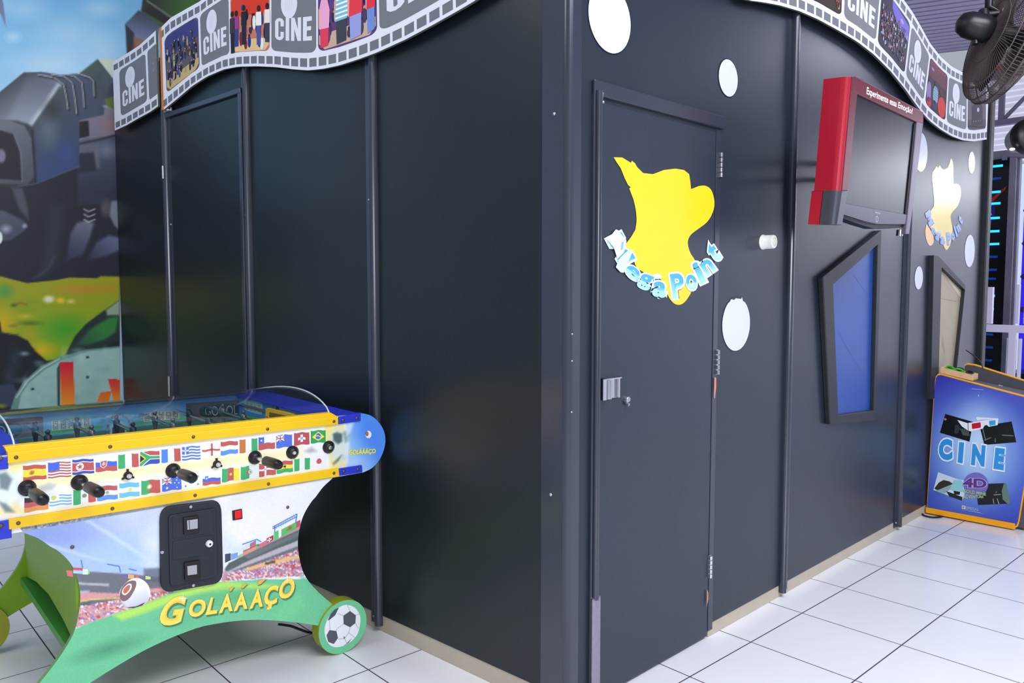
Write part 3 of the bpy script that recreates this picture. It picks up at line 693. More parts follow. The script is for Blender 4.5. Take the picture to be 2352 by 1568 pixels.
S2 = Strip(FL, botL, topL, DS, .2, 1)
S2.bu = np.concatenate([[.02, .2], S2.bu]); S2.bz = np.concatenate([[2.63, 2.61], S2.bz])
def sx(x, y): return FL.uv(x, y, DS)[0]
seps = [(sx(380, 140), sx(458, 130), 'A'), (sx(462, 110), sx(527, 90), 'cine'), (sx(531, 80), sx(620, 60), 'B'), (sx(624, 60), sx(727, 60), 'cine'), (sx(731, 50), sx(866, 50), 'C'), (sx(871, 30), sx(1085, 0), 'cine')]
S2.build('board', sl, seps, (.08, S2.bu[-1]-.02, .074), None)
MB().box(FL, S2.bu[-1]-.002, S2.bu[-1]+.022, S2.zb(3.07)-.0, S2.zt(3.07)+.0, .0, DS+.004).build('raw_board_edge', M['rawwood'], sl)
botL2 = [(264, 300), (290, 288), (319, 271), (345, 257), (363, 244)]; topL2 = [(264, 140), (290, 124), (319, 105), (345, 82), (363, 65)]
s3 = empty('film_strip_sign', FL.P(3.5, 2.6, DS), 'short film strip piece beside the mural, left of the orange board edge', 'sign')
S3 = Strip(FL, botL2, topL2, DS, .2, 1)
S3.build('board', s3, [(sx(276, 215), sx(337, 200), 'cine'), (sx(341, 180), sx(362, 170), 'cineblank')], (S3.bu[0]+.02, S3.bu[-1]-.02, .092), None)

# ================================================================== STICKERS ON THE RIGHT WALL
WHITE = (206, 209, 230)
def dot(cu, cz, r, label, torn=False):
    sh = Sheet(FR, .0012)
    pts = disc(cu, cz, r, n=48)
    if torn:
        pts = [(u, z) for u, z in pts if z < cz+r*.86]
        top = [(cu-r*.5, cz+r*.84), (cu-r*.42, cz+r*.93), (cu-r*.2, cz+r*.90), (cu-.01, cz+r*.96), (cu+r*.3, cz+r*.93), (cu+r*.36, cz+r*1.0), (cu+r*.44, cz+r*.86)]
        i = max(range(len(pts)), key=lambda k: (pts[k][0]-cu) if pts[k][1] > cz+r*.7 else -9)
        pts = sorted(pts, key=lambda p: (math.atan2(p[1]-cz, p[0]-cu)-math.pi/2) % (2*math.pi))
        pts = pts+top[::-1]
    sh.add(disc(cu, cz, r+.004, n=48), (20, 22, 34), 0, False)
    sh.nxt().add(pts, WHITE, None, False)
    o = sh.build('round_sticker', M['gloss']); return tag(o, label, 'sticker', 'white round stickers on the black wall')
dot(.214, 2.465, .118, 'large white round sticker above the booth door, cut by the top of the picture')
dot(1.010, 2.405, .076, 'small white round sticker right of the door head, left of the long cover strip')
dot(1.115, 1.363, .118, 'large white round sticker with torn top edge beside the door, below the round wall button', True)
dot(3.315, 2.371, .120, 'large white round sticker half hidden behind the television')
dot(4.345, 2.420, .076, 'small white round sticker right of the far yellow splash, near the booth end')
dot(4.380, 1.790, .116, 'large white round sticker above and right of the beige window')
dot(3.358, 1.586, .073, 'small white round sticker left of the beige window')

def smooth(P, n=4, closed=False):
    out = []; k = len(P)
    for i in range(k if closed else k-1):
        p0, p1, p2, p3 = (P[i-1], P[i], P[(i+1) % k], P[(i+2) % k]) if closed else (P[max(i-1, 0)], P[i], P[i+1], P[min(i+2, k-1)])
        for j in range(n):
            t = j/n
            out.append(tuple(.5*((2*p1[c])+(-p0[c]+p2[c])*t+(2*p0[c]-5*p1[c]+4*p2[c]-p3[c])*t*t+(-p0[c]+3*p1[c]-3*p2[c]+p3[c])*t**3) for c in (0, 1)))
    return out if closed else out+[tuple(P[-1])]
zf = lambda L: [(1340+x/3.136, 250+y/3.136) for x, y in L]
YEL = (244, 204, 34)
sp = Sheet(FR, .0012 + .0)
sp.d = .0012
splash = zf([(218, 348), (280, 350), (342, 388), (350, 373), (372, 392)])+smooth(zf([(388, 420), (430, 462), (500, 470), (580, 440), (660, 430), (725, 440), (762, 470), (772, 540)]), 1)+zf([(775, 577), (795, 570)])+smooth(zf([(830, 556), (878, 553), (918, 580), (940, 640), (943, 700), (925, 760), (890, 815), (830, 862), (780, 900), (755, 940), (754, 985), (772, 1040), (802, 1088), (818, 1150), (800, 1250)]), 3)+smooth(zf([(772, 1330), (735, 1385), (695, 1410), (652, 1400), (615, 1355), (596, 1300), (560, 1230)]), 3)+zf([(520, 1200), (440, 1180), (392, 1150), (372, 1120), (358, 1060), (304, 1002), (306, 972), (345, 920)])+smooth(zf([(374, 870), (383, 800), (376, 720), (360, 650)]), 3)+zf([(330, 572), (342, 566), (322, 548), (298, 500), (268, 425), (240, 385)])
sp.add([(x, y) for x, y in splash], YEL, 0)
def rotq(cx, cy, w, h, deg, sk=0):
    a = math.radians(deg); c, s_ = math.cos(a), math.sin(a)
    return [(cx+x*c-y*s_, cy+x*s_+y*c) for x, y in [(-w/2+sk, -h/2), (w/2+sk, -h/2), (w/2-sk, h/2), (-w/2-sk, h/2)]]
def lettercol(cx, cy, h, deg):
    return lambda x, y: (70, 165, 226) if ((x-cx)*math.sin(math.radians(deg))*-1+(y-cy)*math.cos(math.radians(deg))) < 0 else (160, 220, 250)
LET = [('M', 268, 1010, 200, 116, 62), ('e', 352, 1178, 104, 74, 42), ('g', 442, 1246, 92, 108, 22), ('a', 545, 1300, 92, 104, 10), ('P', 678, 1272, 86, 164, -8), ('o', 775, 1248, 70, 104, -12), ('i', 832, 1180, 44, 150, -25), ('n', 893, 1138, 76, 98, -35), ('t', 936, 1032, 60, 130, -32)]
def letters(sh, mapf, sc, base, white=True):
    for i, (ch, x, y, w, h, dg) in enumerate(LET):
        w, h = w*1.08, h*1.08
        q = [mapf(p) for p in rotq(x, y, w, h, dg)]
        q2 = [mapf(p) for p in rotq(x+5, y+7, w, h, dg)]
        L = base+(i % 2)*4
        sh.text(ch, q2, (16, 20, 40), bold=.09, lay=L)
        cx, cy = mapf((x, y))
        sh.text(ch, q, lettercol(cx, cy, h, dg), bold=.035, outline=.055, ocol=(222, 240, 252), lay=L+1)
m1 = lambda p: (1340+p[0]/3.136, 250+p[1]/3.136)
# crumpled first letter: a torn white flap over the M
letters(sp, m1, 1, 2)
sp.add(zf([(168, 944), (228, 868), (242, 872), (304, 948), (300, 1000), (280, 1040), (240, 1080), (214, 1000)]), (222, 226, 244), 12)
sp.add(zf([(270, 955), (285, 960), (278, 1010), (262, 1020)]), (120, 180, 226), 13); sp.add(zf([(228, 1140), (250, 1085), (290, 1040), (330, 1010), (352, 1020), (310, 1120), (285, 1180), (262, 1176)]), (200, 222, 246), 12)
sp.add(zf([(505, 1196), (528, 1184), (552, 1190), (568, 1212), (540, 1226), (512, 1222)]), (206, 212, 232), 1)
tag(sp.build('wall_sticker', M['gloss']), 'yellow splash sticker with curved light blue lettering on the closed booth door', 'sticker', None)
sp = Sheet(FR, .0012)
zg = lambda L: [(2080+x/4.9, 300+y/4.9) for x, y in L]
far = zg([(296, 520), (302, 470), (328, 430), (352, 395), (362, 425), (384, 388), (400, 420)])+smooth(zg([(430, 440), (470, 420), (490, 380)]), 2)+smooth(zg([(510, 312), (528, 340), (537, 400), (538, 500), (540, 600)]), 2)+smooth(zg([(565, 598), (600, 610), (622, 660), (620, 740), (590, 840), (540, 900), (512, 940), (508, 990), (520, 1050), (530, 1120), (520, 1200)]), 3)+smooth(zg([(500, 1290), (465, 1342), (432, 1310), (415, 1240)]), 2)+zg([(380, 1200), (300, 1130), (255, 1040), (250, 960), (285, 900)])+smooth(zg([(318, 850), (322, 780), (308, 650)]), 2)
sp.add(far, (226, 200, 84), 0)
sp.add(smooth(zg([(238, 1050), (260, 1090), (305, 1160), (316, 1250), (288, 1292), (258, 1280), (232, 1220), (222, 1130)]), 3, True), (232, 178, 108), 0)
def m2(p):
    # place the same curved lettering on the far splash
    x = 215+(p[0]-168)/(968-168)*(632-215); y = 860+(p[1]-868)/(1385-868)*(1310-860)
    return (2080+x/4.9, 300+y/4.9)
for i, (ch, x, y, w, h, dg) in enumerate(LET):
    q = [m2(p) for p in rotq(x, y, w, h, dg)]; sp.text(ch, [m2(p) for p in rotq(x+8, y+8, w, h, dg)], (30, 30, 90), bold=.09, lay=2); sp.text(ch, q, (112, 150, 226), bold=.075, lay=3+(i % 2)); 
    sp.text(ch, [m2(p) for p in rotq(x, y, w*.5, h*.6, dg)], (136, 176, 240), bold=-.0, lay=6)
sp.add(zg([(358, 1160), (372, 1126), (394, 1130), (402, 1168)]), (190, 186, 206), 1)
tag(sp.build('wall_sticker', M['gloss']), 'yellow splash sticker above the beige window, right of the television', 'sticker')

# round white wall button
wb = empty('wall_button', FR.P(*FR.uv(1752, 556), 0), 'small white cylindrical button standing out between the door and the long cover strip', 'button')
u, z = FR.uv(1752, 556)
MB().tube([FR.P(u, z, 0), FR.P(u, z, .004), FR.P(u, z, .0045), FR.P(u, z, .052), FR.P(u, z, .056)], [.034, .034, .031, .031, .029], 28).build('body', M['white'], wb)
MB().tube([FR.P(u, z, .055), FR.P(u, z, .060), FR.P(u, z, .062)], [.019, .018, .012], 20).build('cap', mat('ivory_plastic', (226, 222, 200), .35), wb)['label'] = 'ivory centre cap'

# ================================================================== TELEVISION
dT = .38
ctr = FR.P(1.7096, 2.078, dT); yaw, tilt = -.015, .066
ux = FR.u*math.cos(yaw)+FR.n*math.sin(yaw); nx = -FR.u*math.sin(yaw)+FR.n*math.cos(yaw)
up = Z*math.cos(tilt)+nx*math.sin(tilt); nn = ux.cross(up).normalized()
FV = Frame(ctr, ux, up, nn)
if FV.n.dot(FR.n) < 0: FV.n = -FV.n
tv = empty('television', FR.P(1.7096, 2.078, 0), 'wall-mounted television in a red box frame, tilted down, above the blue window', 'television')
px = lambda L, d=0: FV.pts(L, d)
SW, SH = .755, .4916
scr = px([(1967, 217), (2104, 279), (2083, 516), (2014, 514), (1938, 494)])
MB().prism(FV, px([(1965, 214), (2106, 279), (2085, 512), (1937, 488)]), -.02, -.006).build('screen', M['screen'], tv)
ch = px([(1938.5, 466), (2085, 492.5), (2082, 515), (2014, 514.5), (1985, 508), (1936, 492.5)], 0)
MB().prism(FV, ch, -.016, -.001).build('chin_panel', mat('dark_violet_bezel', (44, 42, 66), .25), tv, bevel=.002)
MB().prism(FV, px([(1936, 493), (1985, 508.5), (2014, 515), (2082, 515.5), (2084, 522), (2045, 525), (2014, 526), (1975, 514), (1935, 498)]), -.06, -.012).build('chin_lip', M['tvblack'], tv, bevel=.003)
MB().prism(FV, px([(1955, 178), (1964, 176), (2119, 257), (2119, 284), (2105, 281), (1965, 215), (1956, 210)]), -.03, .004).build('top_bezel', M['tvdark'], tv, bevel=.003)
MB().prism(FV, px([(1955.5, 176), (1966, 182), (1968, 215), (1946, 438), (1932, 438)]), -.02, .003).build('left_bezel', M['tvdark'], tv, bevel=.003)
MB().prism(FV, px([(1932, 438), (1946, 438), (1937, 492), (1933, 517), (1920, 516)]), -.02, .003).build('left_bezel', M['tvgrey'], tv, bevel=.003)
MB().prism(FV, px([(2105, 280), (2119, 284), (2103, 420), (2087, 538), (2079, 537), (2084, 492)]), -.02, .003).build('right_bezel', M['silver'], tv, bevel=.003)
MB().prism(FV, px([(2101, 284), (2106, 281), (2084.5, 492), (2080, 491)]), -.016, -.001).build('screen_gasket', M['tvblack'], tv)
# side box, a rounded red shell with a grey foot
def side(name, m, ptsA, ptsB, dB, rounded=True):
    pass
sideL = px([(1955, 177), (1931.5, 438), (1922, 516)])
def shell(name, m, z0, z1, d0, d1, lbl=None):
    mb = MB(); n = 8; P = []
    for (u_, v_) in (z0, z1):
        row = [FV.P(u_, v_, d1-.001)]
        for i in range(n+1):
            a_ = math.pi/2*i/n; row.append(FV.P(u_-.022*math.sin(a_)*(1 if d1 > -.02 else .9), v_, d1-.03*(1-math.cos(a_)) if d1 > -.02 else d1-.002*i/n))
        row += [FV.P(u_-.022, v_, d0), FV.P(u_+.03, v_, d0), FV.P(u_+.03, v_, d1-.001)]
        P.append(row)
    k = len(P[0]); mb.add(P[0]+P[1], [[i, (i+1) % k, (i+1) % k+k, i+k] for i in range(k)]+[list(range(k)), list(range(k, 2*k))[::-1]])
    o = mb.build(name, m, tv, bevel=.003)
    if lbl: o['label'] = lbl
    return o
shell('side_shell', M['tvred'], sideL[1], sideL[0], -.105, 0)
shell('side_foot', M['tvgrey'], sideL[2], sideL[1], -.065, 0, 'grey foot of the red side shell')
shell('side_shell', M['tvred'], sideL[2], sideL[1], -.115, -.066)
q = px([(1962, 190), (2112, 262), (2090, 512), (1940, 490)])
MB().prism(FV, [(q[0][0]+.01, q[0][1]-.01), (q[1][0]-.01, q[1][1]-.02), (q[2][0]-.02, q[2][1]+.02), (q[3][0]+.01, q[3][1]+.02)], -.105, -.018).build('back_housing', M['tvblack'], tv, bevel=.01)
sh = Sheet(FV, .0045)
sh.text('Experimente essa Emoção!', [(1991.5, 199), (2097, 249), (2095, 266), (1990, 221)], (240, 236, 240), bold=.02)
sh.build('lettering', M['print'], tv)
sh = Sheet(FV, -.0004)
sh.text('SAMSUNG', [(2009.5, 485.5), (2021.5, 488), (2021.3, 492), (2009.3, 489.5)], (176, 178, 200), bold=.02)
o1 = disc(2014, 503, 2.9, 7.2, 24); i1 = disc(2014, 503, 2.2, 6.2, 24)
for i in range(24): sh.add([o1[i], o1[(i+1) % 24], i1[(i+1) % 24], i1[i]], (216, 214, 224))
sh.build('emblem', M['print'], tv)
br = MB(); c0 = FV.P(0, 0, -.1)
br.box(FR, 1.98, 2.14, 2.02, 2.25, 0, .008)
pA = FR.P(2.06, 2.16, .006); br.tube([pA, FR.P(1.92, 2.15, .12), FV.P(.06, .05, -.10)], .014, 8)
br.tube([FR.P(2.06, 2.08, .006), FR.P(1.92, 2.07, .12), FV.P(.06, -.04, -.10)], .014, 8)
br.box(Frame(FV.P(0, 0, 0), FV.u, FV.v, FV.n), -.2, .1, -.1, .12, -.118, -.104)
tag(br.build('wall_bracket', M['fanblack'], None, bevel=.002), 'black steel bracket holding the red television off the wall', 'bracket')
q = px([(2064, 527), (2078, 527), (2077, 537), (2065, 537)], -.03)
MB().tube([FV.P(q[0][0]+.02, (q[0][1]+q[3][1])/2+.01, -.03), FV.P(q[0][0]+.02, (q[0][1]+q[3][1])/2-.02, -.03)], .016, 14).build('speaker_knob', M['steel'], tv)
cb = MB()
def bez(a, b, c, d, n=14): return [Vector(a)*(1-t)**3+Vector(b)*3*t*(1-t)**2+Vector(c)*3*t*t*(1-t)+Vector(d)*t**3 for t in [i/n for i in range(n+1)]]
def FRp(x, y, d): u_, v_ = FR.uv(x, y, d); return FR.P(u_, v_, d)
cb.tube(bez(FRp(1905, 345, .20), FRp(1880, 380, .16), FRp(1878, 430, .16), FRp(1893, 475, .22)), .0035, 8)
cb.tube(bez(FRp(1908, 372, .22), FRp(1888, 400, .18), FRp(1886, 430, .18), FRp(1895, 455, .24)), .0035, 8)
tag(cb.build('cable', M['blackpl']), 'thin black cable looping behind the red side of the television', 'cable')

# ================================================================== FOOTBALL TABLE
tb = empty('football_table', FT.P(-.59, 0, -.4), 'coin-operated football table with yellow rails, flag panel and clear curved hood', 'football table')
def T(x, y, d=0): return FT.uv(x, y, d)
def mirror(L): return [(-1.154-u_, v_) for u_, v_ in L[::-1]]
DP = .95                                    # depth of the playing box
# apron board with round ends
arcR = FT.pts([(829, 949), (848, 952.6), (865, 964), (879, 983.5), (885, 1006), (882, 1031), (871, 1056), (854, 1074.6), (834, 1084.5)])
arcR = smooth(arcR, 3)
ztop, zbot = 1.0, .752
apr = [(-.02, zbot)]+arcR[::-1]+[(-.02, 1.0)]
apr = [(-.577, zbot)]+arcR[::-1]+[(-.577, 1.0)]
apr = [(-.577, arcR[-1][1])]+arcR[::-1]+[(-.577, arcR[0][1])]
apron = [(u_, v_) for u_, v_ in arcR]+mirror(arcR)[::1]
MB().prism(FT, apron, -.02, 0).build('apron_board', M['boardedge'], tb)
def apr_art(X, Y):
    p = Paint(X, Y, (244, 246, 250))
    # yellow band between the flags
    p.line([(60, 1112), (300, 1084), (680, 1040)], 26, (255, 240, 170), 30, .9)
    p.line([(-40, 1190), (60, 1172), (400, 1128), (770, 1078)], 8, (250, 236, 170), 14, .7)
    p.line([(-30, 1070), (120, 1058), (400, 1022), (770, 974)], 8, (246, 240, 190), 14, .5)
    # left ball
    p.poly([(-140, 1060), (60, 1062), (20, 1110), (50, 1172), (-140, 1200)], (250, 226, 120), 14, .7)
    p.blob(5, 1120, 58, 56, (226, 238, 240), .4, .95); p.poly([(-4, 1088), (14, 1084), (28, 1100), (18, 1126), (0, 1122)], (120, 138, 142), 8); p.poly([(-6, 1150), (14, 1156), (34, 1176), (12, 1176)], (120, 138, 142), 8)
    p.poly([(88, 1118), (112, 1108), (130, 1112), (120, 1124), (96, 1128)], (186, 196, 200), 8, .8)
    # right end: blue sky with spinning ball
    p.poly([(795, 930), (905, 930), (905, 1110), (795, 1110)], ((800, 1020, (176, 210, 246)), (850, 1000, (86, 146, 240))), 10)
    p.blob(840, 1000, 50, 60, (70, 134, 238), 1, .6); p.blob(815, 1030, 26, 30, (130, 186, 246), 1, .7)
    p.poly([(742, 966), (792, 962), (793, 1070), (760, 1076)], (250, 226, 110), 8, .8)
    p.blob(778, 1022, 30, 54, (214, 230, 232), .5, .9)
    p.poly([(764, 996), (774, 992), (786, 996), (786, 1014), (776, 1020), (766, 1012)], (84, 106, 106), 5); p.poly([(788, 992), (796, 988), (804, 1000), (802, 1014), (792, 1016)], (110, 150, 150), 6, .8)
    p.poly([(764, 1064), (782, 1046), (786, 1044), (778, 1058), (766, 1068)], (70, 96, 96), 5, .8); p.poly([(700, 1036), (716, 1026), (728, 1036), (712, 1040)], (160, 170, 172), 8, .8)
    p.blob(800, 1050, 22, 10, (160, 196, 240), 1, .7); p.line([(790, 970), (800, 1000), (796, 1060)], 4, (250, 250, 252), 8, .6)
    p.poly([(800, 962), (815, 958), (806, 990), (796, 1000)], (220, 234, 250), 8, .8)
    return p.C
olA = [FT.P(u_, v_, .0006) for u_, v_ in apron]
# outline in picture coordinates for the painter
def proj(P):
    q = RM.transposed() @ (Vector(P)-CAM); return (W_/2+FPX*q.x/-q.z, H_/2-FPX*q.y/-q.z)
olx = [proj(p) for p in olA]
canvas('apron_print', FT, .0006, olx, 3.0, apr_art, M['print'], tb)
fs = Sheet(FT, .001)
f4 = lambda L: [(x/3.564, 860+y/3.564) for x, y in L]
f5 = lambda L: [(450+x/3.564, 860+y/3.564) for x, y in L]
RED, GRN, BLU, YEL2, WHT, LBL, NAV, ORG = (196, 92, 92), (66, 176, 110), (76, 108, 220), (246, 226, 70), (240, 242, 244), (110, 196, 240), (64, 84, 190), (226, 150, 80)
def flag(q, spec, f):
    TL, TR, BR, BL = f(q)
    wav = lambda a: 1.1*math.sin(a*9)
    def m(a, b):                           # b: 0 top .. 1 bottom
        X = (TL[0]*(1-a)+TR[0]*a)*(1-b)+(BL[0]*(1-a)+BR[0]*a)*b; Y = (TL[1]*(1-a)+TR[1]*a)*(1-b)+(BL[1]*(1-a)+BR[1]*a)*b
        return (X, Y+wav(a))
    def R(a0, b0, a1, b1, c, l=1): fs.add([m(a0+(a1-a0)*k/6, b0) for k in range(7)]+[m(a1-(a1-a0)*k/6, b1) for k in range(7)], c, l)
    def Pg(L, c, l=2): fs.add([m(*p) for p in L], c, l)
    def Di(cx, cy, r, c, l=3, n=14): Pg([(cx+r*.75*math.cos(2*math.pi*i/n), cy+r*math.sin(2*math.pi*i/n)) for i in range(n)], c, l)
    def St(cx, cy, r, c, l=4): Pg([(cx+(r if i % 2 == 0 else r*.4)*.75*math.sin(math.pi*i/5), cy-(r if i % 2 == 0 else r*.4)*math.cos(math.pi*i/5)) for i in range(10)], c, l)
    h3 = lambda *c: [R(0, i/len(c), 1, (i+1)/len(c), x) for i, x in enumerate(c)]
    v3 = lambda *c: [R(i/len(c), 0, (i+1)/len(c), 1, x) for i, x in enumerate(c)]
    def jack(a1, b1):
        R(0, 0, a1, b1, NAV, 2)
        Pg([(0, 0), (.06, 0), (a1, b1*.85), (a1, b1), (a1-.06, b1), (0, b1*.15)], WHT, 3); Pg([(a1, 0), (a1-.06, 0), (0, b1*.85), (0, b1), (.06, b1), (a1, b1*.15)], WHT, 3)
        R(0, b1*.36, a1, b1*.64, WHT, 4); R(a1*.4, 0, a1*.6, b1, WHT, 4); R(0, b1*.43, a1, b1*.57, RED, 5); R(a1*.45, 0, a1*.55, b1, RED, 5)
    s = spec
    if s == 'es': R(0, 0, 1, .27, RED); R(0, .27, 1, .75, YEL2); R(0, .75, 1, 1, RED); Di(.38, .5, .16, (206, 160, 60)); Di(.38, .52, .08, (180, 110, 70), 4)
    if s == 'us':
        for i in range(11): R(0, i/11, 1, (i+1)/11, RED if i % 2 == 0 else WHT)
        R(0, 0, .5, .54, BLU, 2)
    if s == 'kp': R(0, 0, 1, .17, NAV); R(0, .17, 1, .22, WHT); R(0, .22, 1, .78, RED); R(0, .78, 1, .83, WHT); R(0, .83, 1, 1, NAV); Di(.35, .5, .25, WHT); St(.35, .5, .2, RED)
    if s == 'sk': h3(WHT, BLU, RED); Pg([(.2, .25), (.55, .25), (.53, .62), (.375, .8), (.22, .62)], WHT, 3); Pg([(.23, .28), (.52, .28), (.5, .6), (.375, .75), (.25, .6)], RED, 4); R(.36, .33, .39, .62, WHT, 5); R(.3, .4, .45, .44, WHT, 5); R(.28, .5, .47, .54, WHT, 5)
    if s == 'it' or s == 'ng': v3(GRN, WHT, RED if s == 'it' else GRN)
    if s == 'mx': v3(GRN, WHT, RED); Di(.5, .5, .14, (150, 150, 120))
    if s == 'za':
        R(0, 0, 1, .5, RED); R(0, .5, 1, 1, NAV); Pg([(0, 0), (.15, 0), (.52, .34), (1, .34), (1, .66), (.52, .66), (.15, 1), (0, 1)], WHT); Pg([(0, .0), (.08, 0), (.5, .4), (1, .4), (1, .6), (.5, .6), (.08, 1), (0, 1)], GRN, 3)
        Pg([(0, .16), (.3, .5), (0, .84)], YEL2, 4); Pg([(0, .25), (.23, .5), (0, .75)], (50, 50, 50), 5)
    if s == 'fr': v3((86, 140, 230), WHT, RED)
    if s == 'gr':
        for i in range(9): R(0, i/9, 1, (i+1)/9, (80, 120, 226) if i % 2 == 0 else WHT)
        R(0, 0, .37, 5/9, (80, 120, 226), 2); R(.15, 0, .22, 5/9, WHT, 3); R(0, .23, .37, .33, WHT, 3)
    if s == 'en': R(0, 0, 1, 1, WHT); R(0, .42, 1, .58, (206, 100, 100), 2); R(.49, 0, .6, 1, (206, 100, 100), 2)
    if s == 'nl': h3(RED, WHT, (90, 150, 235))
    if s == 'ci': v3((206, 120, 70), WHT, GRN)
    if s == 'cl': R(0, 0, 1, .5, WHT); R(0, .5, 1, 1, RED); R(0, 0, .34, .5, BLU, 2); St(.17, .25, .12, WHT)
    if s in ('nz', 'au'):
        R(0, 0, 1, 1, (80, 116, 226)); jack(.5, .5)
        for x, y in [(.75, .2), (.65, .45), (.86, .42), (.76, .8)]: St(x, y, .08, WHT if s == 'au' else (200, 90, 100), 4)
        if s == 'au': St(.25, .76, .13, WHT)
    if s == 'ch': R(0, 0, 1, 1, (186, 86, 92)); R(.26, .40, .74, .60, WHT, 2); R(.42, .2, .58, .8, WHT, 2)
    if s == 'br': R(0, 0, 1, 1, (50, 168, 90)); Pg([(.08, .5), (.5, .12), (.92, .5), (.5, .88)], YEL2); Di(.5, .5, .24, (64, 116, 206)); Pg([(.33, .42), (.5, .42), (.68, .56), (.66, .6), (.5, .48), (.33, .48)], WHT, 4)
    if s == 'de': h3((50, 46, 50), RED, ORG)
    if s == 'uy':
        for i in range(9): R(0, i/9, 1, (i+1)/9, WHT if i % 2 == 0 else (120, 180, 236))
        R(0, 0, .44, 5/9, WHT, 2); Di(.2, .28, .17, (206, 220, 110))
    if s == 'py': h3(RED, WHT, (100, 150, 230)); Di(.5, .5, .12, (150, 190, 160))
    if s == 'ar': h3(LBL, WHT, LBL); Di(.55, .5, .13, (230, 226, 110))
    if s == 'pt': R(0, 0, .42, 1, GRN); R(.42, 0, 1, 1, RED); Di(.42, .5, .2, (196, 180, 110)); Di(.42, .5, .11, WHT, 4)
    if s == 'kr':
        R(0, 0, 1, 1, WHT); Di(.5, .5, .24, (206, 90, 100)); Pg([(.32, .5), (.5, .54), (.68, .5), (.64, .66), (.5, .74), (.36, .66)], (80, 120, 220), 4)
        for x, y in [(.15, .2), (.82, .2), (.15, .78), (.82, .78)]: [R(x-.05, y-.06+.05*k, x+.05, y-.035+.05*k, (70, 70, 74), 3) for k in range(3)]
    if s == 'si': h3(WHT, BLU, RED); Pg([(.12, .08), (.32, .08), (.3, .4), (.22, .5), (.14, .4)], (96, 140, 226), 3); Pg([(.16, .36), (.22, .2), (.28, .36)], WHT, 4)
    if s == 'cm': v3(GRN, RED, YEL2); St(.5, .5, .15, YEL2)
    if s == 'dz': R(0, 0, .5, 1, GRN); R(.5, 0, 1, 1, WHT); Di(.5, .5, .22, RED); Di(.56, .5, .18, (180, 226, 200), 4); St(.56, .5, .1, RED, 5)
    if s == 'dk': R(0, 0, 1, 1, RED); R(0, .42, 1, .56, WHT, 2); R(.32, 0, .43, 1, WHT, 2)
    if s == 'gh': h3(RED, YEL2, GRN); St(.5, .5, .17, (40, 40, 40))
    if s == 'jp': R(0, 0, 1, 1, WHT); Di(.52, .5, .24, (206, 90, 100))
for q, s_, f in [([(188, 745), (375, 735), (382, 850), (190, 872)], 'es', f4), ([(393, 720), (578, 710), (583, 832), (393, 848)], 'us', f4), ([(592, 697), (765, 688), (772, 803), (592, 820)], 'kp', f4),
        ([(783, 680), (955, 665), (960, 783), (783, 797)], 'sk', f4), ([(968, 655), (1132, 642), (1137, 750), (968, 770)], 'it', f4), ([(1148, 632), (1305, 622), (1308, 722), (1145, 748)], 'za', f4), ([(1322, 612), (1475, 600), (1480, 703), (1322, 722)], 'fr', f4),
        ([(1490, 592), (1638, 582), (1643, 690), (1490, 702)], 'gr', f4), ([(50, 572), (195, 562), (198, 660), (50, 675)], 'en', f5), ([(203, 550), (343, 542), (345, 640), (203, 662)], 'nl', f5), ([(357, 533), (503, 518), (505, 623), (357, 643)], 'ci', f5),
        ([(512, 513), (647, 502), (648, 603), (512, 618)], 'cl', f5), ([(657, 495), (787, 488), (787, 588), (657, 603)], 'nz', f5), ([(803, 478), (927, 470), (930, 568), (803, 580)], 'ch', f5), ([(940, 460), (1062, 453), (1062, 552), (940, 563)], 'br', f5),
        ([(200, 1010), (395, 990), (397, 1098), (198, 1130)], 'de', f4), ([(403, 975), (585, 965), (588, 1070), (403, 1090)], 'uy', f4), ([(600, 945), (780, 925), (785, 1035), (600, 1068)], 'mx', f4), ([(795, 915), (960, 905), (963, 1015), (795, 1035)], 'py', f4),
        ([(977, 890), (1138, 880), (1143, 990), (977, 1008)], 'ar', f4), ([(1157, 868), (1310, 857), (1313, 962), (1157, 983)], 'pt', f4), ([(1327, 845), (1483, 838), (1487, 935), (1327, 958)], 'au', f4), ([(1497, 830), (1645, 800), (1648, 912), (1497, 935)], 'kr', f4),
        ([(55, 825), (200, 812), (203, 892), (55, 907)], 'si', f5), ([(215, 770), (355, 762), (357, 858), (212, 882)], 'cm', f5), ([(367, 755), (505, 740), (508, 843), (367, 860)], 'dz', f5), ([(517, 730), (655, 718), (655, 815), (517, 838)], 'dk', f5),
        ([(660, 715), (792, 700), (795, 792), (660, 812)], 'gh', f5), ([(805, 690), (933, 678), (933, 770), (805, 790)], 'ng', f5), ([(945, 670), (1065, 660), (1065, 750), (945, 765)], 'jp', f5)]:
    flag(q, s_, f)
# little ball and name on the round end
fs.add([f5([p])[0] for p in disc(1412, 490, 25, 31, 20)], (236, 238, 242), 1); fs.add([f5([p])[0] for p in disc(1400, 484, 13, 20, 14)], (120, 100, 90), 2); fs.add([f5([p])[0] for p in disc(1401, 484, 8, 14, 14)], (190, 110, 80), 3)
fs.text('GOLÁÁÁÇO', f5([(1256, 604), (1472, 596), (1470, 652), (1250, 668)]), (250, 240, 70), bold=.03, outline=.02, ocol=(120, 150, 60), lay=2)
fs.build('flag_print', M['print'], tb)

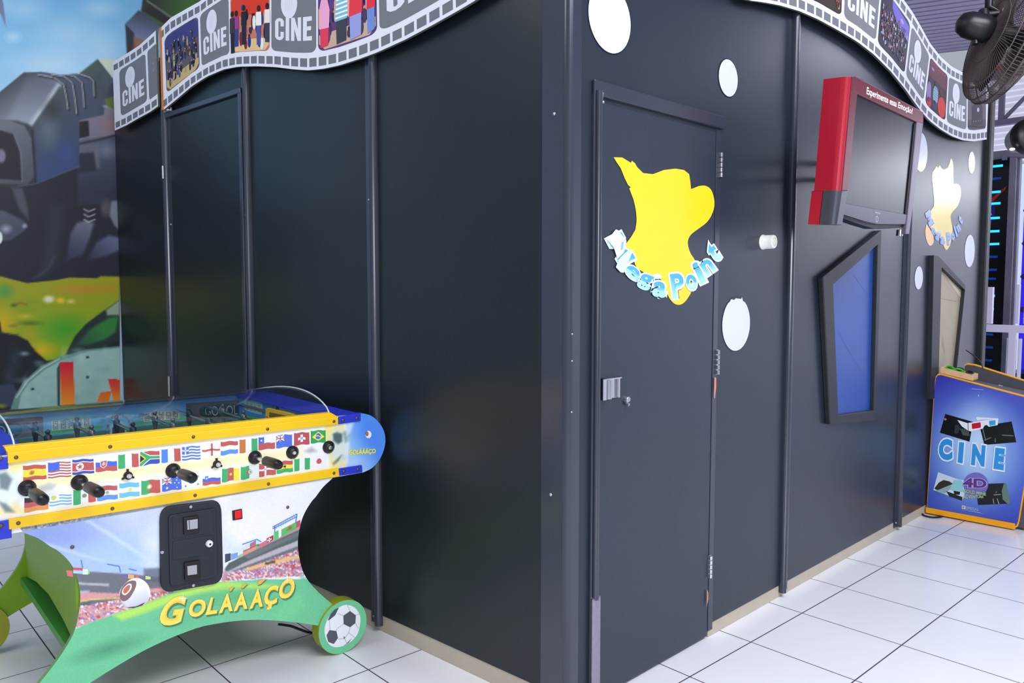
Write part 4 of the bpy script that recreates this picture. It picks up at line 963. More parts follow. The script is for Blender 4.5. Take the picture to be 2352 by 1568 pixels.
# rails and corner plates
def rail(name, pts, m, d1=.014): return MB().prism(FT, FT.pts(pts, d1), -.02, d1).build(name, m, tb, bevel=.002)
rail('top_rail', [(18, 1040), (777, 957), (777, 973.5), (18, 1064)], M['yellow'])
lip = FT.pts([(9, 1026), (760, 947.5), (777, 957), (777, 959), (18, 1042)], .004)
MB().prism(FT, lip, -.03, .006).build('hood_lip', M['yellow'], tb, bevel=.003)
rail('bottom_rail', [(20, 1192.5), (778, 1075), (780, 1093.4), (21, 1216)], M['yellow'])
rail('corner_plate', [(778, 957), (829, 948.5), (829, 966.5), (778, 974.5)], M['blue'], .010)
rail('corner_plate', [(779, 1076), (832, 1068), (833, 1084.5), (780, 1093)], M['blue'], .010)
for a_, b2 in (((778, 957), (829, 974)), ((779, 1068), (833, 1093))):
    p, q = T(a_[0], a_[1]), T(b2[0], b2[1])
    MB().box(FT, -1.154-q[0], -1.154-p[0], q[1]+.004, p[1]+.0, -.02, .010).build('corner_plate', M['blue'], tb, bevel=.002)
for x, y in [(37, 1050), (253, 1025.5), (444, 1003), (614.5, 985), (767, 967.5), (788, 964.5), (819.5, 960), (42, 1201), (258, 1167.5), (448, 1137), (616.5, 1111), (767, 1086), (790, 1082), (822, 1077), (3, 1207), (168, 1258), (664, 1166), (2, 1052)]:
    u_, v_ = T(x, y, .014); dd = .014 if not (x == 664 or x == 168) else .0015
    MB().tube([FT.P(u_, v_, dd-.002), FT.P(u_, v_, dd+.002), FT.P(u_, v_, dd+.0035)], [.0062, .0062, .003], 12).build('screw', M['screw'], tb)

# leg boards
lowR = [(763, 1098.5), (742, 1118), (725, 1140.6), (716.5, 1150), (703, 1171), (692.5, 1195), (686, 1224.6), (684, 1251), (687, 1278), (695, 1310), (708.5, 1334), (732.5, 1360.6), (764.5, 1388)]
archR = [(735, 1437), (690, 1430), (631, 1424.5), (578, 1423), (516.6, 1428.5), (450, 1441)]
LR = smooth(FT.pts(lowR), 3); AR = [p for p in smooth(FT.pts(archR), 3) if p[0] > -.572]
right = [(-.02, .765)]+LR+AR
leg = right+[(-1.154-u_, v_) for u_, v_ in right[::-1]]
# drop doubled centre points
cl = []
for p in leg:
    if not cl or (abs(p[0]-cl[-1][0])+abs(p[1]-cl[-1][1]) > 1e-4): cl.append(p)
leg = cl
wc = (.002, .112); wr_ = .112
def wheelu(s): return (wc[0] if s > 0 else -1.154-wc[0])
MB().prism(FT, leg, -.02, 0).build('leg_board', M['boardedge'], tb)
MB().prism(FT, leg, -DP, -DP+.02).build('leg_board', M['green'], tb)['label'] = 'green back leg board'
for sgn in (1, -1):
    for dd in (0, -DP+.02):
        w = MB().prism(FT, disc(wheelu(sgn), wc[1], wr_, n=48), dd-.045, dd+.012).build('foot_disc', M['ygreen'], tb)
        if dd == 0:
            sh = Sheet(FT, dd+.0126); W2 = disc(wheelu(sgn), wc[1], wr_-.001, n=48); sh.add(W2, (110, 200, 150), 0, False)
            B = lambda L: [((450+x/3.752), (1150+y/3.752)) for x, y in L]
            mp = (lambda p: T(p[0], p[1], .0126)) if sgn > 0 else (lambda p: (lambda q: (q[0]-1.154-2*wc[0]+.0, q[1]))(T(p[0], p[1], .0126)))
            def bp(L, c, l): sh.add([mp(p) for p in B(L)], c, l, False)
            cuv = mp(B([(1263, 1082)])[0])
            ballc = smooth([(1235, 915), (1300, 895), (1370, 920), (1412, 985), (1415, 1060), (1390, 1150), (1330, 1215), (1250, 1255), (1180, 1255), (1130, 1210), (1108, 1120), (1125, 1040), (1170, 965)], 4, True)
            bp(ballc, (238, 240, 246), 1)
            bp([(1328, 948), (1378, 985), (1374, 1052), (1328, 1088), (1272, 1060), (1270, 988)], (78, 84, 94), 2)
            bp([(1150, 1112), (1210, 1120), (1224, 1180), (1188, 1232), (1140, 1215), (1124, 1158)], (82, 88, 98), 2)
            bp([(1232, 918), (1200, 985), (1150, 1025), (1134, 1030), (1160, 975), (1195, 935)], (78, 82, 92), 2)
            bp([(1348, 1178), (1300, 1225), (1270, 1248), (1315, 1222)], (60, 64, 74), 2)
            for a_, b2 in [((1217, 970), (1270, 988)), ((1328, 948), (1305, 898)), ((1378, 985), (1412, 970)), ((1328, 1088), (1315, 1135)), ((1315, 1135), (1280, 1185)), ((1280, 1185), (1224, 1190)), ((1315, 1135), (1374, 1180)), ((1272, 1060), (1215, 1100)), ((1215, 1100), (1205, 1122)), ((1150, 1025), (1155, 1110)), ((1280, 1185), (1300, 1225)), ((1374, 1052), (1400, 1100))]:
                dx, dy = b2[0]-a_[0], b2[1]-a_[1]; L_ = math.hypot(dx, dy); nx_, ny_ = -dy/L_*2.4, dx/L_*2.4
                bp([(a_[0]+nx_, a_[1]+ny_), (b2[0]+nx_, b2[1]+ny_), (b2[0]-nx_, b2[1]-ny_), (a_[0]-nx_, a_[1]-ny_)], (176, 182, 196), 2)
            bp([(1278+7*math.cos(k*.6), 1177+10*math.sin(k*.6)) for k in range(10)], (120, 110, 96), 3)
            sh.build('ball_print', M['print'], tb)
# inner cross boards and stretchers between the leg boards
for s0 in (-.967, -.187):
    FX = Frame(FT.P(s0, 0, 0), -FT.n, Z, FT.u)
    MB().prism(FX, [(.02, .30), (.02, .755), (DP-.02, .755), (DP-.02, .30), (DP*.75, .34), (DP*.5, .36), (DP*.25, .34)], -.009, .009).build('cross_board', M['green'], tb)
    MB().box(FX, .02, DP-.02, .27, .30, -.03, .03).build('stretcher', M['green2'], tb)
# bolt on the inside of the cross board
b = MB(); b.sph(FT.P(-.985, .665, -.10), .012, 10); b.sph(FT.P(-.985, .695, -.12), .014, 10); b.sph(FT.P(-.98, .645, -.13), .014, 10); b.build('bolt', M['zinc'], tb)

def leg_art(X, Y):
    p = Paint(X, Y, (240, 240, 248))
    p.poly([(-200, 900), (900, 900), (900, 1600), (-200, 1600)], ((60, 1230, (150, 172, 232)), (470, 1290, (238, 240, 250))), 2)
    p.blob(140, 1230, 170, 90, (140, 162, 226), 1, .7); p.blob(300, 1270, 120, 70, (164, 196, 248), 1, .8); p.blob(240, 1300, 150, 70, (176, 208, 252), 1, .8)
    p.blob(355, 1250, 46, 50, (226, 230, 246), 1, .9); p.blob(340, 1300, 30, 30, (220, 226, 246), 1, .6); p.blob(560, 1190, 160, 100, (242, 240, 246), 1, .9); p.blob(540, 1262, 46, 20, (206, 222, 244), 1, .8); p.blob(520, 1240, 30, 22, (214, 226, 246), 1, .6)
    p.line([(190, 1188), (260, 1232), (365, 1302)], 8, (206, 224, 252), 8, .8); p.line([(30, 1226), (160, 1266), (260, 1298), (330, 1312)], 7, (200, 218, 250), 8, .8); p.line([(348, 1162), (364, 1190)], 6, (206, 220, 250), 6, .6)
    # left stand
    p.poly([(115, 1268), (170, 1276), (240, 1290), (330, 1302), (400, 1318), (400, 1340), (128, 1306)], (172, 196, 236), 6, .8)
    p.poly([(130, 1308), (200, 1312), (300, 1318), (372, 1326), (398, 1316), (398, 1362), (250, 1390), (150, 1400)], (112, 116, 126), 3)
    p.poly([(138, 1332), (196, 1338), (250, 1340), (250, 1346), (148, 1340)], (196, 204, 212), 3, .8); p.poly([(330, 1306), (380, 1302), (384, 1336), (330, 1336)], (90, 94, 104), 6, .7)
    p.poly([(150, 1356), (205, 1356), (205, 1366), (150, 1372)], (190, 200, 216), 4, .8); p.poly([(150, 1366), (208, 1360), (270, 1362), (390, 1346), (390, 1356), (205, 1378), (150, 1386)], (222, 158, 158), 3); p.line([(148, 1388), (210, 1376), (300, 1372)], 3, (232, 206, 110), 2)
    p.poly([(150, 1390), (210, 1380), (208, 1392), (150, 1400)], (96, 104, 116), 3)
    rng = np.random.RandomState(5)
    p.poly([(140, 1400), (205, 1390), (300, 1370), (392, 1356), (392, 1368), (300, 1396), (190, 1440), (134, 1452)], (214, 160, 164), 2)
    for _ in range(420):
        x = rng.uniform(134, 392); y = np.interp(x, [134, 392], [1426, 1362])+rng.uniform(-1, 1)*np.interp(x, [134, 392], [24, 6]); c_ = [(206, 110, 116), (236, 230, 236), (150, 130, 190), (186, 90, 96), (236, 190, 180)][rng.randint(5)]
        m_ = (abs(X-x) < 2.2) & (abs(Y-y) < 1.8); p.C[m_] = c_
    p.line([(133, 1458), (190, 1440), (240, 1424)], 7, (244, 246, 250), 2)
    # right stand, fanning out
    p.poly([(508, 1332), (516, 1306), (560, 1270), (620, 1244), (690, 1206), (700, 1330), (690, 1328), (510, 1336)], (196, 150, 160), 2)
    p.poly([(516, 1306), (526, 1292), (560, 1276), (622, 1246), (700, 1210), (700, 1236), (640, 1258), (560, 1292), (522, 1314)], (86, 96, 98), 2)
    p.poly([(560, 1276), (700, 1214), (700, 1224), (570, 1284)], (116, 126, 128), 3, .7)
    p.poly([(518, 1314), (560, 1294), (700, 1234), (700, 1246), (570, 1300), (522, 1318)], (176, 190, 196), 2, .8); p.poly([(530, 1312), (700, 1248), (700, 1256), (560, 1308)], (104, 112, 124), 2)
    for _ in range(900):
        x = rng.uniform(520, 700); y0_ = np.interp(x, [520, 700], [1320, 1256]); y1_ = np.interp(x, [520, 700], [1334, 1322]); y = rng.uniform(y0_, y1_); c_ = [(206, 110, 120), (236, 226, 232), (156, 130, 190), (196, 80, 90), (240, 190, 180), (150, 150, 200)][rng.randint(6)]
        m_ = (abs(X-x) < 2.0) & (abs(Y-y) < 1.5); p.C[m_] = c_
    p.poly([(560, 1306), (610, 1290), (700, 1272), (700, 1279), (620, 1297), (566, 1311)], (232, 190, 120), 2); p.poly([(608, 1292), (632, 1286), (632, 1292), (608, 1298)], (96, 84, 60), 1.5)
    p.poly([(508, 1336), (560, 1330), (700, 1322), (700, 1328), (520, 1340)], (246, 246, 250), 2)
    # grass
    gr = [(-200, 1480), (130, 1462), (200, 1432), (300, 1398), (392, 1362), (440, 1344), (500, 1336), (600, 1330), (900, 1326), (900, 1700), (-200, 1700)]
    p.poly(gr, (112, 200, 150), 2)
    p.poly([(260, 1412), (392, 1364), (450, 1342), (520, 1336), (640, 1344), (600, 1352), (500, 1352), (420, 1372), (330, 1408), (280, 1424)], (190, 236, 96), 10, .9)
    p.blob(470, 1350, 90, 16, (206, 240, 110), 1, .8); p.blob(540, 1372, 130, 34, (96, 176, 116), 1, .7); p.blob(420, 1420, 90, 34, (96, 182, 140), 1, .6)
    p.blob(250, 1490, 120, 26, (72, 142, 110), 1, .8, -.3); p.poly([(640, 1400), (690, 1356), (700, 1392), (670, 1420), (630, 1426)], (120, 214, 150), 10, .5)
    p.poly([(684, 1322), (700, 1324), (740, 1362), (780, 1398), (770, 1400), (720, 1358)], (100, 190, 140), 4, .5)
    p.C += rng.uniform(-4, 4, (len(X), 1))
    return p.C
legx = [proj(FT.P(u_, v_, .0006)) for u_, v_ in leg]
canvas('leg_print', FT, .0006, legx, 3.0, leg_art, M['print'], tb)
ls = Sheet(FT, .0012)
for L, c_ in [([(152, 1309), (166, 1310), (168, 1324), (155, 1322.5)], (226, 110, 120)), ([(168, 1303), (190, 1304), (190, 1310), (168, 1309)], (206, 90, 100)), ([(168, 1309), (190, 1310), (190, 1318), (168, 1316)], (170, 210, 240)), ([(190, 1306), (202, 1307), (202, 1319), (190, 1319)], (214, 236, 214)), ([(202, 1307), (206, 1308), (206, 1318), (202, 1318)], (150, 210, 130)),
            ([(284, 1319), (292, 1320), (292, 1326), (284, 1325)], (120, 100, 190)), ([(294, 1318), (308, 1320), (308, 1330), (294, 1328)], (226, 180, 120)), ([(310, 1320), (320, 1322), (320, 1330), (310, 1329)], (200, 110, 110)), ([(334, 1322), (346, 1324), (346, 1330), (334, 1330)], (200, 230, 150)),
            ([(590, 1252), (612, 1240), (628, 1230), (628, 1240), (600, 1258)], (206, 120, 130)), ([(612, 1236), (628, 1228), (628, 1238), (614, 1246)], (200, 80, 90)), ([(629, 1222), (640, 1217), (640, 1235), (629, 1240)], (90, 196, 120)), ([(640, 1217), (646, 1214), (646, 1231), (640, 1235)], (240, 244, 240)), ([(646, 1216), (680, 1198), (680, 1214), (646, 1232)], (90, 190, 100)), ([(656, 1218), (665, 1206), (676, 1206), (667, 1217)], (236, 180, 90)), ([(662, 1216), (664, 1209), (670, 1209), (670, 1214)], (110, 180, 220)), ([(680, 1198), (690, 1193), (690, 1208), (680, 1212)], (190, 90, 100)),
            ([(556, 1258), (574, 1246), (588, 1238), (596, 1240), (596, 1250), (560, 1268)], (206, 224, 244)), ([(574, 1248), (588, 1240), (588, 1254), (574, 1260)], (236, 120, 140)), ([(588, 1250), (594, 1248), (594, 1258), (588, 1260)], (110, 190, 110)), ([(558, 1264), (588, 1252), (588, 1262), (558, 1274)], (226, 150, 120)),
            ([(517, 1272), (530, 1270), (530, 1286), (517, 1292)], (64, 74, 96)), ([(531, 1272), (546, 1268), (546, 1280), (531, 1286)], (130, 160, 220)), ([(546, 1276), (558, 1270), (558, 1276), (546, 1282)], (150, 200, 150))]:
    ls.add(L, c_, 1)
for a_, b2 in [((626, 1210), (682, 1180)), ((631, 1207), (631, 1222)), ((682, 1180), (679, 1202)), ((626, 1214), (682, 1186)), ((556, 1250), (590, 1238)), ((590, 1238), (600, 1244)), ((186, 1285), (190, 1303)), ((246, 1295), (274, 1300)), ((274, 1300), (277, 1314)), ((296, 1306), (314, 1310))]:
    dx, dy = b2[0]-a_[0], b2[1]-a_[1]; L_ = math.hypot(dx, dy); nx_, ny_ = -dy/L_*1.2, dx/L_*1.2
    ls.add([(a_[0]+nx_, a_[1]+ny_), (b2[0]+nx_, b2[1]+ny_), (b2[0]-nx_, b2[1]-ny_), (a_[0]-nx_, a_[1]-ny_)], (90, 140, 210), 2)
for k in range(9): x = 634+k*5.2; y = 1211-k*2.9; ls.add([(x, y-5), (x+2, y-6), (x+2, y+2), (x, y+3)], (130, 170, 220), 3)
# cross on the red banner
ls.add([(617, 1236), (620, 1234.5), (620, 1243), (617, 1244)], (240, 240, 244), 3); ls.add([(613.5, 1240), (624, 1235.5), (624, 1238), (613.5, 1242.5)], (240, 240, 244), 3)
# ball alone on the picture
ls.add([(x, y) for x, y in smooth([(296, 1332), (318, 1327), (338, 1340), (345, 1362), (336, 1384), (312, 1395), (290, 1394), (276, 1376), (276, 1354)], 4, True)], lambda x, y: (250, 248, 250) if y < 1372 else (206, 208, 222), 3)
ls.add([(x, y) for x, y in smooth([(278, 1352), (292, 1336), (310, 1333), (312, 1346), (298, 1372), (284, 1380), (275, 1372)], 4, True)], (134, 106, 104), 4)
ls.add([(x, y) for x, y in smooth([(282, 1352), (294, 1340), (302, 1342), (300, 1354), (288, 1366), (280, 1362)], 4, True)], (240, 238, 240), 5)
ls.add([(x, y) for x, y in smooth([(284, 1352), (294, 1343), (299, 1345), (296, 1354), (288, 1362), (283, 1360)], 4, True)], (202, 118, 86), 6)
ls.add([(290, 1394), (312, 1392), (334, 1382), (326, 1390), (306, 1396)], (84, 60, 70), 5)
GC = lambda x, y: (255, 212, 60) if ((int(x)+int(y)) % 3) else (246, 190, 60)
word = [('G', [(383, 1372), (430, 1366), (414, 1432), (356, 1440)]), ('O', [(437, 1377), (476, 1374), (468, 1414), (430, 1418)]), ('L', [(484, 1371), (500, 1369), (498, 1408), (471, 1412)]), ('A', [(514, 1363), (530, 1361), (534, 1402), (502, 1408)]), ('A', [(548, 1359), (562, 1357), (568, 1397), (536, 1403)]),
        ('A', [(586, 1352), (598, 1350), (603, 1392), (572, 1398)]), ('Ç', [(612, 1346), (640, 1342), (634, 1396), (600, 1402)]), ('O', [(646, 1330), (680, 1326), (672, 1372), (636, 1376)])]
for ch_, q in word:
    ls.text(ch_, [(x+3, y+4) for x, y in q], (70, 130, 90), bold=.05, lay=4)
    ls.text(ch_, q, (252, 206, 62), bold=.045, lay=5); ls.text(ch_, q, (255, 226, 96), bold=.012, lay=6)
for L in ([(528, 1350), (538, 1346), (530, 1357), (526, 1357)], [(556, 1343), (569, 1339), (558, 1350), (553, 1350)], [(594, 1333), (612, 1328), (598, 1341), (590, 1343)]):
    ls.add([(x+2, y+2) for x, y in L], (70, 130, 90), 5); ls.add(L, (244, 176, 70), 6)
for cx, cy, r in ((420, 1374, 11), (659, 1326, 13)):
    ls.add([(cx-r, cy), (cx-1.2, cy-1.2), (cx, cy-r*1.2), (cx+1.2, cy-1.2), (cx+r, cy), (cx+1.2, cy+1.2), (cx, cy+r*1.2), (cx-1.2, cy+1.2)], (250, 252, 240), 7)
ls.build('leg_lettering', M['print'], tb)

# coin door
cd_ = []
q = FT.pts([(367, 1165), (508, 1146), (513, 1337), (369, 1363)], .01)
ring = rquad(q, .17, 6); MB().prism(FT, ring, -.002, .014).build('coin_door_frame', M['coinblack'], tb, bevel=.004)
q = FT.pts([(386, 1183), (496, 1166), (500, 1323), (390, 1347)], .016)
cdoor = MB().prism(FT, rquad(q, .07, 4), .012, .021).build('coin_door', M['coinblack'], tb, bevel=.003)
for L in ([(395, 1186), (489, 1171), (491, 1222), (397, 1238)], [(396, 1243), (491, 1228), (492, 1270), (397, 1287)]):
    MB().prism(FT, rquad(FT.pts(L, .021), .1, 3), .02, .0235).build('raised_panel', M['coinblack'], cdoor, bevel=.002)
for L, sq in (([(421, 1189), (456, 1184), (457, 1223), (423, 1228)], [(429.5, 1195), (454.5, 1191.5), (454.5, 1213), (430.5, 1216.5)]), ([(424, 1292), (459, 1287), (461, 1327), (425, 1333)], [(430, 1300), (452.5, 1296.5), (453, 1318), (431, 1321)])):
    s_ = MB().prism(FT, FT.pts(L, .03), .02, .032).build('coin_slot', M['blackpl'], cdoor, bevel=.002)
    MB().prism(FT, FT.pts(sq, .034), .031, .035).build('slot_plate', M['zinc'], tb, bevel=.001)
    if L[0][0] == 421: MB().prism(FT, FT.pts([(434, 1195), (435.5, 1194.8), (436, 1216), (434.7, 1216.2)], .0355), .0345, .0355).build('coin_gap', M['blackpl'], tb)
u_, v_ = T(480.5, 1248, .026); lk = MB(); lk.tube([FT.P(u_, v_, .02), FT.P(u_, v_, .032), FT.P(u_, v_, .036)], [.0125, .0125, .009], 18); lk.build('lock', M['white'], tb)
MB().tube([FT.P(u_, v_, .035), FT.P(u_, v_, .037)], .004, 10).build('keyhole', M['blackpl'], tb)
for x, y in [(438, 1163.5), (372.5, 1268), (444, 1344)]:
    u_, v_ = T(x, y, .016); MB().tube([FT.P(u_, v_, .012), FT.P(u_, v_, .018)], .0055, 10).build('screw', M['zinc'], tb)
MB().prism(FT, FT.pts([(534, 1173), (556, 1168.5), (557.5, 1191), (535.5, 1195)], .006), -.002, .006).build('button_frame', M['blackpl'], tb, bevel=.001)
MB().prism(FT, FT.pts([(539, 1174.5), (554.5, 1171), (555.5, 1188.5), (540, 1192)], .009), .005, .010).build('red_button', M['redbtn'], tb, bevel=.002)

# playing box: end walls, back plate, field
GE = lambda s0: Frame(FT.P(s0, 0, 0), -FT.n, Z, FT.u)
for s0, fc in ((.112, 1), (-1.266, -1)):
    Fe = Frame(FT.P(s0, 0, 0), -FT.n, Z, FT.u*fc)
    MB().box(Fe, .02, DP, .76, .998, -.012, 0).build('end_board', M['blue'], tb)
for s0, s1 in ((-.06, .112), (-1.266, -1.094)):
    FH = Frame(FT.P(0, .99, 0), FT.u, -FT.n, Z)
    MB().box(FH, s0, s1, -.0, DP, 0, .008).build('end_cap', M['blue'], tb, bevel=.002)
MB().box(FT, -1.154, 0, .755, .775, -DP, -.02).build('base_board', M['boardedge'], tb)
FH = Frame(FT.P(0, .86, 0), FT.u, -FT.n, Z)
fl_ = MB().box(FH, -1.11, -.045, .02, DP-.02, -.012, 0).build('field', mat('green_playing_field', (50, 120, 96), .4, noise=(20, .2)), tb)
lw = Sheet(FH, .0006); lw.add([(-.582, .02), (-.572, .02), (-.572, DP-.02), (-.582, DP-.02)], (220, 235, 225), 0, False); lw.build('centre_line', M['print'], tb)
FBK = Frame(FT.P(0, 0, -DP+.02), FT.u, Z, FT.n)
MB().box(FBK, -1.2, .06, .86, 1.0, -.018, 0).build('back_board', M['blue'], tb)
def back_art(X, Y):
    p = Paint(X, Y, (96, 160, 220))
    p.poly([(-200, 880), (700, 880), (700, 1010), (-200, 1010)], ((200, 920, (86, 140, 214)), (200, 960, (110, 180, 226))), 2)
    p.blob(160, 972, 60, 34, (180, 214, 236), 1, .9); p.blob(372, 952, 60, 34, (176, 212, 236), 1, .9); p.blob(270, 975, 50, 40, (150, 200, 236), 1, .7)
    p.blob(560, 930, 40, 30, (110, 190, 230), 1, .7)
    for k, (x0, y0, x1, y1) in enumerate([(98, 994, 232, 980), (306, 972, 425, 960), (540, 950, 600, 944)]): p.line([(x0, y0), (x1, y1)], 7, (80, 190, 110), 3)
    p.poly([(-200, 1030), (90, 1003), (240, 988), (430, 966), (700, 940), (700, 1100), (-200, 1100)], (74, 122, 112), 3)
    p.line([(246, 990), (250, 968), (262, 954), (278, 952), (294, 962), (302, 982)], 4, (84, 104, 120), 2); p.line([(246, 990), (250, 968), (262, 954), (278, 952), (294, 962), (302, 982)], 1.6, (156, 176, 186), 1)
    p.poly([(252, 1000), (254, 978), (264, 968), (278, 966), (288, 974), (292, 1000)], (176, 212, 230), 2); p.poly([(256, 1002), (258, 982), (267, 974), (278, 974), (286, 982), (289, 1002)], (54, 66, 76), 2)
    return p.C
bol = [proj(FBK.P(u_, v_, .0006)) for u_, v_ in [(-1.19, .862), (-.045, .862), (-.045, .995), (-1.19, .995)]]
canvas('back_print', FBK, .0006, bol, 3.0, back_art, M['print'], tb)
bs = Sheet(FBK, .0014)
def g3(L): return [(x/5.88, 880+y/5.88) for x, y in L]
bs.add(g3([(-400, 520), (560, 448), (582, 462), (586, 690), (570, 708), (-400, 800)]), (112, 108, 116), 1)
bs.add(smooth(g3([(-300, 600), (0, 540), (220, 535), (295, 590), (290, 670), (200, 720), (0, 740), (-300, 760)]), 3, True), (52, 86, 110), 2)
bs.text('GOOOL', g3([(-560, 600), (178, 566), (190, 704), (-560, 760)]), (150, 178, 196), bold=-.01, lay=3)
bs.add([(427, 926), (553, 918), (554, 957), (428, 969)], (92, 84, 88), 1)
bs.add(smooth([(458, 948), (462, 934), (480, 930), (530, 927), (545, 930), (552, 940), (546, 952), (500, 958), (470, 958)], 3, True), (40, 66, 72), 2)
bs.text('GOOOL', [(470, 934), (545, 930), (546, 951), (472, 955)], (170, 190, 190), bold=-.008, lay=3)
def seg_board(sh, f, TL, TR, BR, BL, n, c1=(206, 214, 204), c2=(132, 124, 112), l=1):
    def m(a, b): return ((TL[0]*(1-a)+TR[0]*a)*(1-b)+(BL[0]*(1-a)+BR[0]*a)*b, (TL[1]*(1-a)+TR[1]*a)*(1-b)+(BL[1]*(1-a)+BR[1]*a)*b)
    sh.add([m(0, 0), m(1, 0), m(1, 1), m(0, 1)], c1, l)
    for i in range(n):
        for j in range(3):
            for k in range(5):
                if (i*3+j*2+k) % 4 == 0 and j == 1: continue
                a = (i+.14+j*.24)/n; b_ = .06+k*.18
                sh.add([m(a, b_), m(a+.19/n, b_), m(a+.19/n, b_+.13), m(a, b_+.13)], c2, l+1)
seg_board(bs, 0, *g3([(695, 505), (1225, 468), (1228, 590), (700, 640)]), 5)
seg_board(bs, 0, *g3([(1935, 402), (2420, 368), (2425, 480), (1940, 522)]), 5)
bs.build('score_print', M['print'], tb)
# right inner end wall with score board and yellow goal
FRE = Frame(FT.P(-.045, 0, 0), -FT.n, Z, -FT.u)
MB().box(FRE, .02, DP-.02, .86, .992, -.012, 0).build('goal_wall', mat('bright_blue_print', (58, 136, 214), .35), tb)
gs = Sheet(FRE, .0012)
z2 = lambda L: [(540+x/7.35, 870+y/7.35) for x, y in L]
gs.add(smooth(z2([(150, 380), (250, 350), (400, 380), (465, 440), (455, 560), (430, 600), (200, 540), (150, 480)]), 3, True), (140, 200, 226), 0)
seg_board(gs, 0, *z2([(180, 395), (440, 440), (435, 580), (180, 520)]), 4)
gs.add(z2([(110, 600), (530, 680), (530, 760), (110, 690)]), (90, 180, 90), 1)
gs.build('goal_wall_print', M['print'], tb)
go = rquad(FRE.pts(z2([(530, 480), (1010, 590), (1010, 800), (530, 720)]), .01), .12, 4)
gi = FRE.pts(z2([(580, 560), (960, 640), (960, 800), (580, 720)]), .016)
m_ = MB().prism(FRE, go, 0, .016); m_.build('goal_frame', M['yellow'], tb, bevel=.003)
MB().prism(FRE, gi, .015, .0168).build('goal_mouth', mat('shaded_goal_yellow', (130, 104, 12), .5), tb)  # flat panel; shade inside the goal put into its darker yellow
# clear hood: an arch across the width
HZ, HR = 1.012, .07
arc = [(d_ * DP*1.0, HZ-.012+.085*math.sin(math.pi*min(1, (d_)**.62))) for d_ in [i/28 for i in range(29)]]
def hoodpt(s_, i, off=0): d_, z_ = arc[i]; return FT.P(s_, z_+off, -d_-.004)
hm = MB(); n_ = len(arc)
S0, S1_ = -1.13, -.035
v = [hoodpt(s_, i) for s_ in (S0, S1_) for i in range(n_)]+[hoodpt(s_, i, -.003) for s_ in (S0, S1_) for i in range(n_)]
f = [[i, i+1, n_+i+1, n_+i] for i in range(n_-1)]
hm.add(v[:2*n_], f, True); hm.add(v[2*n_:], f, True); hm.build('clear_hood', M['acrylic'], tb)
for s_ in (S0-.003, S1_+.003):
    MB().tube([hoodpt(s_, i) for i in range(n_)], .0032, 6).build('hood_edge', mat('polished_acrylic_edge', (200, 215, 215), .3), tb)
MB().box(FBK, -1.19, -.0, .998, 1.012, -.02, .012).build('back_rail', M['silver'], tb, bevel=.002)

# rods, grips, bushings, figures
team = [mat('grey_figure', (96, 104, 106), .3, metal=.5), mat('dark_figure', (30, 40, 50), .4)]
rods = [(62, 1120, 1, (105, 1150)), (182, 1107, 1, (235, 1131)), (293, 1091, 0, None), (397, 1080, 1, (446, 1096)), (497, 1065, 0, None), (585, 1050, 1, (645, 1068)), (671, 1038, 0, None), (754, 1026, 0, None)]
for k, (x, y, gripd, end) in enumerate(rods):
    u_, v_ = T(x, y)
    b = MB(); b.tube([FT.P(u_, v_, 0), FT.P(u_, v_, .006), FT.P(u_, v_, .016), FT.P(u_, v_, .018)], [.026, .026, .015, .011], 20)
    if k in (2, 4):
        b = MB(); b.tube([FT.P(u_, v_, 0), FT.P(u_, v_, .012), FT.P(u_, v_, .016)], [.014, .014, .010], 14)
        for a_ in (90, 210, 330): b.tube([FT.P(u_, v_, .006), FT.P(u_+.022*math.cos(math.radians(a_)), v_+.022*math.sin(math.radians(a_)), .003)], .004, 6)
    b.build('rod_bushing', M['blackpl'], tb)
    if gripd:
        e = FT.pts([end], .21)[0]; A_ = Vector(FT.P(u_, v_, .0)); B2 = FT.P(u_+(e[0]-u_)*.75, v_+(e[1]-v_)*.75, .21)
        dv = (B2-A_)
        MB().tube([A_, A_+dv*.5], .0075, 12).build('rod', M['steel'], tb)
        pts = [A_+dv*t for t in (.42, .46, .52, .70, .90, .97, 1.0)]
        MB().tube(pts, [.012, .0185, .0185, .0195, .0185, .015, .008], 16).build('hand_grip', M['grip'], tb)
    else:
        MB().tube([FT.P(u_, v_, .0), FT.P(u_, v_, .022), FT.P(u_, v_, .026)], [.008, .008, .005], 12).build('rod_end', M['steel'], tb)
    MB().tube([FT.P(u_, v_+.075, -.03), FT.P(u_, v_+.075, -DP+.03)], .007, 8).build('rod', M['steel'], tb)
    for j in range(3 if k not in (0, 7) else 1):
        dd = -DP*((j+1)/(4 if k not in (0, 7) else 2)); c_ = FT.P(u_, v_+.075, dd)
        m_ = MB(); m_.tube([c_+Z*-.055, c_+Z*-.04, c_+Z*-.01, c_+Z*.012, c_+Z*.02], [.010, .007, .013, .014, .006], 8); m_.sph(c_+Z*.028, .010, 8); m_.build('player_figure', team[k % 2], tb)

# cable lying behind the round foot
p0_ = [FLO.uv(x, y) for x, y in [(640, 1436), (668, 1440), (690, 1448), (712, 1455), (735, 1453), (762, 1440)]]
tag(MB().tube([(a_, b2, .006) for a_, b2 in smooth(p0_, 5)], .005, 8).build('cable', M['rubber']), 'black power cable on the floor behind the ball-printed foot of the football table', 'cable')

